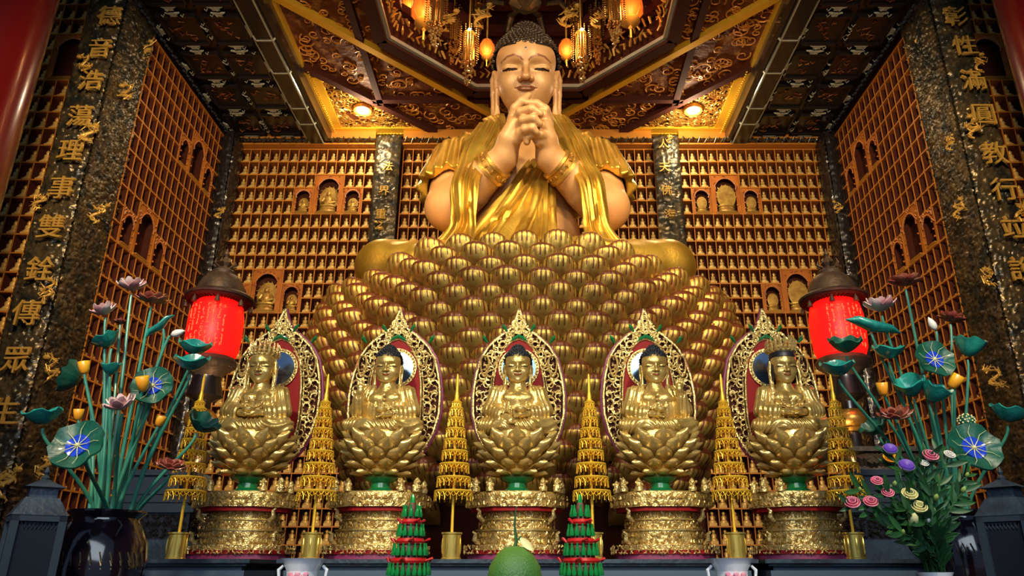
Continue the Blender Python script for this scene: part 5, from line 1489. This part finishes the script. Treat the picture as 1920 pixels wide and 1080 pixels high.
def fresh_stem(px, py, Y, kind, label, col='rose', w_=26):
    p = P(px, py, Y); o = Vector((BV.x + random.Random(px).uniform(-.03, .03), 2.7 + random.Random(py).uniform(-.02, .02), BV.z - .04)); e = p - o; rnd = random.Random(px * 3 + py)
    t = thing('fresh_flower', label, 'flower', tuple(o), 0, 'fresh flowers in the bouquet')
    pts = [Vector((0, 0, 0)).lerp(e, i / 9) + Vector((e.x * -.35 * math.sin(PI * i / 9) * .6, 0, e.z * .12 * math.sin(PI * i / 9))) for i in range(10)]
    m = MB(); m.tube(pts, [.0042 - .002 * i / 9 for i in range(10)], 6); m.build('stem', M['grass'], t)
    for i in range(2, 10):
        q = pts[i]
        for s in (-1, 1):
            if rnd.random() < .3: continue
            a = rnd.uniform(.3, .9) * s; L = rnd.uniform(.045, .085); d = (pts[i] - pts[i - 1]).normalized()
            dd = Vector((d.x * math.cos(a) - d.z * math.sin(a), d.y + rnd.uniform(-.5, .5), d.x * math.sin(a) + d.z * math.cos(a))).normalized()
            m = MB(); leafsheet(m, q, q + dd * L, L * .125, (rnd.uniform(-.4, .4), -1, rnd.uniform(-.2, .3)), rnd.uniform(-.2, .3)); m.build('leaf', M['grass'], t)
    s = w_ * mpp(py, Y) / 2
    def pb(name, mb, mt): ob = mb.build(name, M[mt], t, sharp=60); ob.location = e; orient(ob, (e.x * .8, -.9, .8)); return ob
    if kind == 'rose':
        for ri, (n, r_, hgt) in enumerate(((5, 1.0, .75), (5, .72, .9), (4, .42, 1.0))):
            for k in range(n):
                a0 = 2 * PI * (k + .5 * ri) / n
                m = MB(); m.sheet(lambda u, v: (s * r_ * (.25 + .75 * math.sin(v * 1.6)) * math.cos(a0 + (u - .5) * 1.5), s * r_ * (.25 + .75 * math.sin(v * 1.6)) * math.sin(a0 + (u - .5) * 1.5), s * hgt * v * 1.2), 6, 4, .002); pb('petal', m, col)
    elif kind == 'bud':
        m = MB(); m.lathe([(s * .3, -s * .3), (s * .6, s * .3), (s * .5, s), (.0001, s * 1.7)], 10); pb('bud', m, col)
    elif kind == 'bicolour':
        m = MB(); m.lathe([(s * .2, -s * .2), (s * .8, s * .2), (s * 1.0, s * .7)], 14); pb('petal', m, 'white'); m = MB(); m.lathe([(s * 1.0, s * .68), (s * .85, s * .95), (s * .4, s * .85), (.0001, s * .7)], 14); pb('petal_tip', m, 'violet')
    return t


M['lime'] = mat('pale green bud', (.28, .42, .10), 0, .5)
for a in [
    (1742, 862, 2.6, 'rose', 'deep pink rose-like flower at the top of the bouquet', 'rose', 28), (1778, 858, 2.7, 'rose', 'pale pink flower topping the right of the bouquet', 'white', 20),
    (1731, 873, 2.6, 'rose', 'small white flower just left of the deep pink one', 'white', 17), (1758, 850, 2.75, 'bud', 'white bud between the two pink flowers of the bouquet', 'white', 14),
    (1668, 848, 2.65, 'bicolour', 'upper violet and white flower of the bouquet', '', 26), (1698, 880, 2.6, 'bicolour', 'lower violet and white flower of the bouquet', '', 30),
    (1668, 866, 2.75, 'rose', 'brownish orange flower under the upper violet one', 'yellow', 26), (1644, 908, 2.6, 'rose', 'magenta flower above the others on the left of the bouquet', 'rose', 22),
    (1664, 930, 2.55, 'rose', 'magenta flower nearest to the cream ones in the bouquet', 'rose', 22), (1632, 948, 2.6, 'rose', 'lower magenta flower on the left side of the bouquet', 'rose', 26),
    (1598, 950, 2.6, 'rose', 'pink flower farthest left in the bouquet', 'rose', 28), (1704, 934, 2.5, 'rose', 'upper cream flower of the bouquet', 'cream', 28),
    (1722, 958, 2.5, 'rose', 'middle cream flower of the bouquet', 'cream', 28), (1712, 980, 2.5, 'bud', 'lowest cream flower, a large closed bud in the bouquet', 'cream', 30),
    (1677, 910, 2.6, 'bud', 'small green bud left of the upper cream flower', 'lime', 14), (1754, 936, 2.6, 'bud', 'pale green bud right of the upper cream flower', 'lime', 16),
    (1805, 922, 2.7, 'bud', 'lime green bud on the right edge of the bouquet', 'lime', 16), (1812, 893, 2.75, 'bud', 'upper lime bud at the right edge of the bouquet', 'lime', 12),
    (1740, 978, 2.5, 'bud', 'small white bud right of the lowest cream flower', 'white', 13), (1693, 1000, 2.5, 'bud', 'small lime bud low on the left of the bouquet', 'lime', 13),
    (1612, 920, 2.65, 'bud', 'green bud at the upper left tip of the bouquet', 'lime', 12), (1750, 960, 2.6, 'bud', 'tiny pale bud in the middle right of the bouquet', 'lime', 12),
    (1720, 900, 2.7, 'none', 'leafy flowerless stem behind the lower violet flower'), (1765, 905, 2.75, 'none', 'leafy flowerless stem below the topmost pink flowers'), (1790, 950, 2.7, 'none', 'leafy flowerless stem on the right of the bouquet'),
    (1685, 960, 2.6, 'none', 'leafy flowerless stem left of the cream flowers'), (1655, 985, 2.6, 'none', 'low leafy stem on the left of the bouquet'), (1770, 1000, 2.65, 'none', 'short leafy stem at the right foot of the bouquet')]:
    fresh_stem(*a)

# ------------------------------------------------------------------ hanging lanterns and crystal pendants inside the octagon
def hang(px, py, Y, w_, l):
    c = P(px, py, Y); s = w_ * mpp(py, Y) / 2; t = thing('hanging_lantern', l, 'hanging lantern', tuple(c), 0, 'amber lanterns hanging in the ceiling octagon')
    m = MB(); m.lathe([(s * .55, -s * 1.1), (s * .95, -s * .6), (s * 1.0, 0), (s * .95, s * .6), (s * .6, s * 1.1)], 20); m.build('silk_shade', M['amber'], t)
    m = MB(); m.lathe([(s * .6, s * 1.05), (s * .75, s * 1.15), (s * .4, s * 1.35), (.012, s * 1.5), (.012, 10.2 - c.z)], 14); m.lathe([(s * .2, -s * 1.7), (s * .75, -s * 1.35), (s * .7, -s * 1.15), (s * .5, -s * 1.1)], 14)
    for k in range(8): a = 2 * PI * k / 8; m.tube([(s * 1.02 * math.cos(a) * q[0], s * 1.02 * math.sin(a) * q[0], q[1] * s) for q in ((.6, -1.1), (.97, -.6), (1.02, 0), (.97, .6), (.62, 1.1))], s * .035, 5)
    m.build('frame', M['bronze_gold'], t)
    m = MB(); m.tube([(0, 0, -s * 1.7), (0, 0, -s * 2.8)], s * .08, 6); m.sphere((0, 0, -s * 1.9), s * .16, 8); m.build('tassel', M['bronze_gold'], t)
    add_light('hanging_lantern_light', 'POINT', (c.x, c.y - s * 1.5, c.z - s * 1.4), 7, (1.0, .42, .12), size=.08)


def pendant(px, py0, py1, Y, w_, l, lit):
    c = P(px, py0, Y); e = P(px, py1, Y); H = c.z - e.z; s = w_ * mpp(py0, Y) / 2; t = thing('crystal_pendant', l, 'chandelier', tuple(c), 0, 'crystal pendants in the ceiling octagon'); r = random.Random(px)
    m = MB(); m.lathe([(.01, 10.2 - c.z), (.01, .05), (s * .9, .0), (s, -.03), (s * .8, -.04)], 12); m.build('crown', M['bronze_gold'], t)
    m = MB()
    for k in range(11): a = 2 * PI * k / 11; m.tube([(s * .8 * math.cos(a), s * .8 * math.sin(a), -.03), (s * .75 * math.cos(a), s * .75 * math.sin(a), -H * .58)], .012, 6)
    m.build('glass_rod', M['gold'], t)
    m = MB()
    for k in range(90):
        a = r.random() * 6.3; z = -H * (.55 + .45 * r.random()); rr = s * (1.05 - .75 * max(0, (-z / H - .55) / .45)) * r.uniform(.7, 1.1); m.sphere((rr * math.cos(a), rr * math.sin(a), z), r.uniform(.010, .020), 6)
    for k in range(10):
        a = 2 * PI * k / 10
        for q in range(14): m.sphere((s * 1.45 * math.cos(a), s * 1.45 * math.sin(a), .05 - q * H * .045), .010, 5)
    m.build('beads', M['crystal'], t)['kind'] = 'stuff'
    if lit:
        m = MB(); m.sphere((s * .1, -s * .95, -.01), .022, 10); m.build('bulb', M['spark'], t)
        add_light('pendant_light', 'POINT', (c.x, c.y - s - .12, c.z - .02), 5, (1.0, .75, .4), size=.04)


hang(797, 18, 7.5, 50, 'large amber lantern in the ceiling octagon, upper left of the head'); hang(1180, 14, 7.5, 50, 'large amber lantern in the ceiling octagon, upper right of the head')
hang(770, 8, 7.9, 34, 'red amber lantern partly behind the large left one'); hang(913, 92, 8.1, 28, 'small amber lantern just left of the hair'); hang(1062, 92, 8.1, 28, 'small amber lantern just right of the hair')
pendant(880, 62, 158, 7.9, 24, 'lit crystal pendant left of the hair', 1); pendant(1089, 62, 154, 7.9, 24, 'lit crystal pendant right of the hair', 1)
pendant(820, -10, 88, 7.1, 28, 'crystal pendant beside the large left amber lantern', 0); pendant(1150, -10, 84, 7.1, 28, 'crystal pendant beside the large right amber lantern', 0)
for x, y0, y1, Y, w_, l in ((852, 20, 120, 8.2, 18, 'slim crystal pendant left of the lit left pendant'), (1118, 20, 118, 8.2, 18, 'slim crystal pendant right of the lit right pendant'), (897, 8, 66, 8.3, 18, 'short crystal pendant above the small left lantern'), (1078, 8, 62, 8.3, 18, 'short crystal pendant above the small right lantern')): pendant(x, y0, y1, Y, w_, l, 0)
c = P(985, 6, 7.8); t = thing('ceiling_hub', 'gilt octagonal hub ornament hanging above the big head', 'ornament', tuple(c))
m = MB(); m.lathe([(.02, 10.2 - c.z), (.02, .3), (.22, .22), (.24, .12), (.20, .08), (.22, .0), (.14, -.06), (.08, -.10), (.0001, -.12)], 8); m.build('hub_body', M['bronze'], t, smooth=False)
m = MB()
for k in range(8):
    a = 2 * PI * k / 8 + .4
    m.tube([(.3 * math.cos(a), .3 * math.sin(a), .1), (.5 * math.cos(a), .5 * math.sin(a), .2), (.66 * math.cos(a), .66 * math.sin(a), .05), (.8 * math.cos(a), .8 * math.sin(a), .12)], [.03, .05, .035, .01], 8)
m.build('hub_arm', M['bronze'], t)
for i, (x, l) in enumerate(((905, 'silvery dragon in the ceiling octagon left of the hair'), (1066, 'silvery dragon in the ceiling octagon right of the hair'))): dragon(x, 30, 8.0, .42, l, 40 + i)
dragon(840, 40, 8.0, .4, 'gilt dragon in the ceiling octagon between the left lanterns', 44); dragon(1122, 35, 7.9, .36, 'gilt dragon in the ceiling octagon between the right lanterns', 45)

# ------------------------------------------------------------------ shrines in the larger niches and their statues
def shrine_frame(wall, block, lab):
    sp, R = WALLS[wall]; i0, i1, k0, k1 = block; x0, x1 = i0 * CW, i1 * CW; z1, z0 = ZTOP - k0 * RH, ZTOP - k1 * RH; W = x1 - x0; H = z1 - z0; cx = (x0 + x1) / 2
    t = bpy.data.objects.new('niche_shrine', None); COL.objects.link(t); t.matrix_world = R @ Matrix.Translation((cx, 0, z0)); tag(t, lab, 'niche', 'arched niches among the small cells')
    m = MB(); w_ = W * .34; hs = H * .62; n = 10
    arc = [(-w_, .01)] + [(-w_, hs)] + [(-w_ * math.cos(PI * k / n) * (1 + .12 * abs(math.sin(4 * PI * k / n))), hs + (H * .9 - hs) * math.sin(PI * k / n)) for k in range(1, n)] + [(w_, hs), (w_, .01)]
    outer = [(-W / 2 + .01, .01), (-W / 2 + .01, H * .6), (-W / 2 + .01, H - .01)] + [(-W / 2 + .01 + (W - .02) * k / (n - 2), H - .01) for k in range(1, n - 2)] + [(W / 2 - .01, H - .01), (W / 2 - .01, H * .6), (W / 2 - .01, .01)]
    N = min(len(arc), len(outer)); a = arc; b = outer
    v = [(x, -.004, z) for x, z in a] + [(x, -.004, z) for x, z in b]; f = []
    la, lb = len(a), len(b); i = j = 0
    while i < la - 1 or j < lb - 1:
        if j >= lb - 1 or (i < la - 1 and (i + 1) / la <= (j + 1) / lb): f.append((i, i + 1, la + j)); i += 1
        else: f.append((i, la + j + 1, la + j)); j += 1
    m.add(v, f)
    for k in range(len(arc) - 1):
        p, q = arc[k], arc[k + 1]
        for s in range(3): u = s / 3; m.sphere((p[0] + (q[0] - p[0]) * u, .008, p[1] + (q[1] - p[1]) * u), .013, 5)
    r = random.Random(i0 * 9 + k0)
    for k in range(26):
        x = r.uniform(-W / 2 + .02, W / 2 - .02); z = H * r.uniform(.62, .97)
        if abs(x) < w_ and z < H * .9: continue
        m.tube([(x, .004, z), (x + .014, .016, z + .01), (x + .02, .006, z - .012)], [.006, .010, .004], 5)
    m.build('arch_frame', M['wood'], t)
    m = MB(); m.box(-W * .38, W * .38, -.05, .012, 0, .03); m.box(-W * .30, W * .30, -.03, .018, .03, .045); m.build('ledge', M['gold'], t, smooth=False)
    return t, R, (cx, z0, W, H)


M['niche_gold'] = mat('niche statue gilt', (.62, .42, .10), .5, .4, (.40, .22, .05), 12)


def niche_statue(t_, H, W, big, lab):
    s = H * (.72 if big else .66); M4 = t_.matrix_world.copy()
    o = thing('niche_statue', lab, 'statue', tuple(M4 @ Vector((0, -.045, .045))), 0, 'gilt statues in the arched niches'); o.rotation_euler = (0, 0, M4.to_euler().z + PI)
    m = MB(); m.lathe([(.26, 0), (.28, .05), (.22, .08), (.26, .12), (.24, .15)], 14, Matrix.Diagonal((s, s * .5, s, 1)))
    m.sphere((0, 0, .22 * s), (.27 * s, .13 * s, .08 * s), 14); m.sphere((0, 0, .40 * s), (.14 * s, .09 * s, .19 * s), 12)
    for q in (-1, 1): m.tube([(q * .13 * s, 0, .50 * s), (q * .19 * s, -.01, .36 * s), (q * .04 * s, -.10 * s, .29 * s)], [.055 * s, .05 * s, .04 * s], 7)
    m.sphere((0, -.01 * s, .64 * s), (.075 * s, .075 * s, .095 * s), 12); m.sphere((0, 0, .73 * s), (.045 * s, .045 * s, .05 * s), 8)
    m.build('body', M['niche_gold'], o)
    m = MB(); R1 = .26 if not big else .30
    m.lathe([(R1 * .8 * s, -.008), (R1 * s, -.006), (R1 * s, .006), (R1 * .8 * s, .008)], 24, Matrix.Translation((0, .07 * s, .52 * s)) @ Matrix.Rotation(PI / 2, 4, 'X') @ Matrix.Diagonal((1, 1.35, 1, 1)))
    if big:
        for k in range(9): a = PI * k / 8; m.tube([(R1 * s * math.cos(a), .06 * s, .52 * s + R1 * 1.3 * s * math.sin(a)), (R1 * 1.2 * s * math.cos(a + .1), .05 * s, .52 * s + R1 * 1.5 * s * math.sin(a + .1))], [.02 * s, .006 * s], 5)
    m.build('aureole', M['niche_gold'], o)


pos = ['inner', 'tall middle', 'outer']
for wall, blocks, nm in (('back_left', C1, 'upper trio of the left back wall'), ('back_left', C2L, 'lower trio of the left back wall'), ('back_right', C1, 'upper trio of the right back wall'), ('back_right', C2R, 'lower trio of the right back wall'),
                         ('left', SIDE[:3], 'upper trio of the left side wall'), ('left', SIDE[3:], 'lower trio of the left side wall'), ('right', SIDE[:3], 'upper trio of the right side wall'), ('right', SIDE[3:], 'lower trio of the right side wall'),
                         ('flank_left', FL, ''), ('flank_right', FL, '')):
    for k, b in enumerate(blocks):
        ps = pos[k] if not wall in ('left', 'right') else ('rear', 'tall middle', 'front')[k]
        lab = '%s arched niche in the %s' % (ps, nm) if nm else 'arched niche high on the %s front wall beside the red pillar' % wall[6:]
        t_, R, (cx, z0, W, H) = shrine_frame(wall, b, lab)
        if wall.startswith('back'):
            bpy.context.view_layer.update(); niche_statue(t_, H, W, k == 1, 'gilt statue in the %s niche of the %s' % (ps, nm))

# ------------------------------------------------------------------ the thousand small figurines
def figurine_mesh():
    m = MB()
    m.box(-.045, .045, -.030, .030, 0, .035)
    m.lathe([(.046, .035), (.050, .048), (.036, .062), (.026, .070), (.030, .095), (.026, .112), (.012, .118), (.012, .122), (.020, .134), (.018, .148), (.009, .156), (.005, .163)], 9, Matrix.Diagonal((1, .62, 1, 1)))
    return m


FM = figurine_mesh(); FM.v = [(x * 1.12, y * 1.1, z * 1.12) for x, y, z in FM.v]; FME = FM.mesh('figurine', M['gold_dull'], 50)
bpy.context.view_layer.update(); dg = bpy.context.evaluated_depsgraph_get()
cands = []
NAMES = {'back_left': 'left back wall', 'back_right': 'right back wall', 'back_mid': 'middle back wall', 'left': 'left side wall', 'right': 'right side wall', 'flank_left': 'left front wall', 'flank_right': 'right front wall'}
c_, s_ = math.cos(TILT), math.sin(TILT)
for wname, (spots, R) in WALLS.items():
    for p, rz in spots:
        q = p + Vector((0, 0, .075)) - CAM; zc = q.y * c_ + q.z * s_; yc = -q.y * s_ + q.z * c_; x = PPX + F_PX * q.x / zc; y = PPY - F_PX * yc / zc
        if not (-40 < x < 1960 and -40 < y < 1120): continue
        vis = False
        if 4 < x < 1916 and 4 < y < 1076:
            hit, loc, *_r = sc.ray_cast(dg, CAM, q.normalized(), distance=q.length - .09); vis = not hit
        cands.append((not vis, zc, wname, p, rz))
cands.sort(key=lambda c: (c[0], c[1]))
rest = MB()
for i, (nv, zc, wname, p, rz) in enumerate(cands):
    if i < 300 and not nv:
        o = bpy.data.objects.new('figurine', FME); COL.objects.link(o); o.location = p; o.rotation_euler = (0, 0, rz)
        tag(o, 'small gilt seated figurine in a cell of the %s' % NAMES[wname], 'figurine', 'small figurines in the %s' % NAMES[wname])
    else:
        rest.add(FM.v, FM.f, Matrix.Translation(p) @ Matrix.Rotation(rz, 4, 'Z'))
o = rest.build('figurines', M['gold_dull'], None, sharp=50)
tag(o, 'rows of small gilt seated figurines filling the farther wall cells', 'figurines', None, 'stuff')
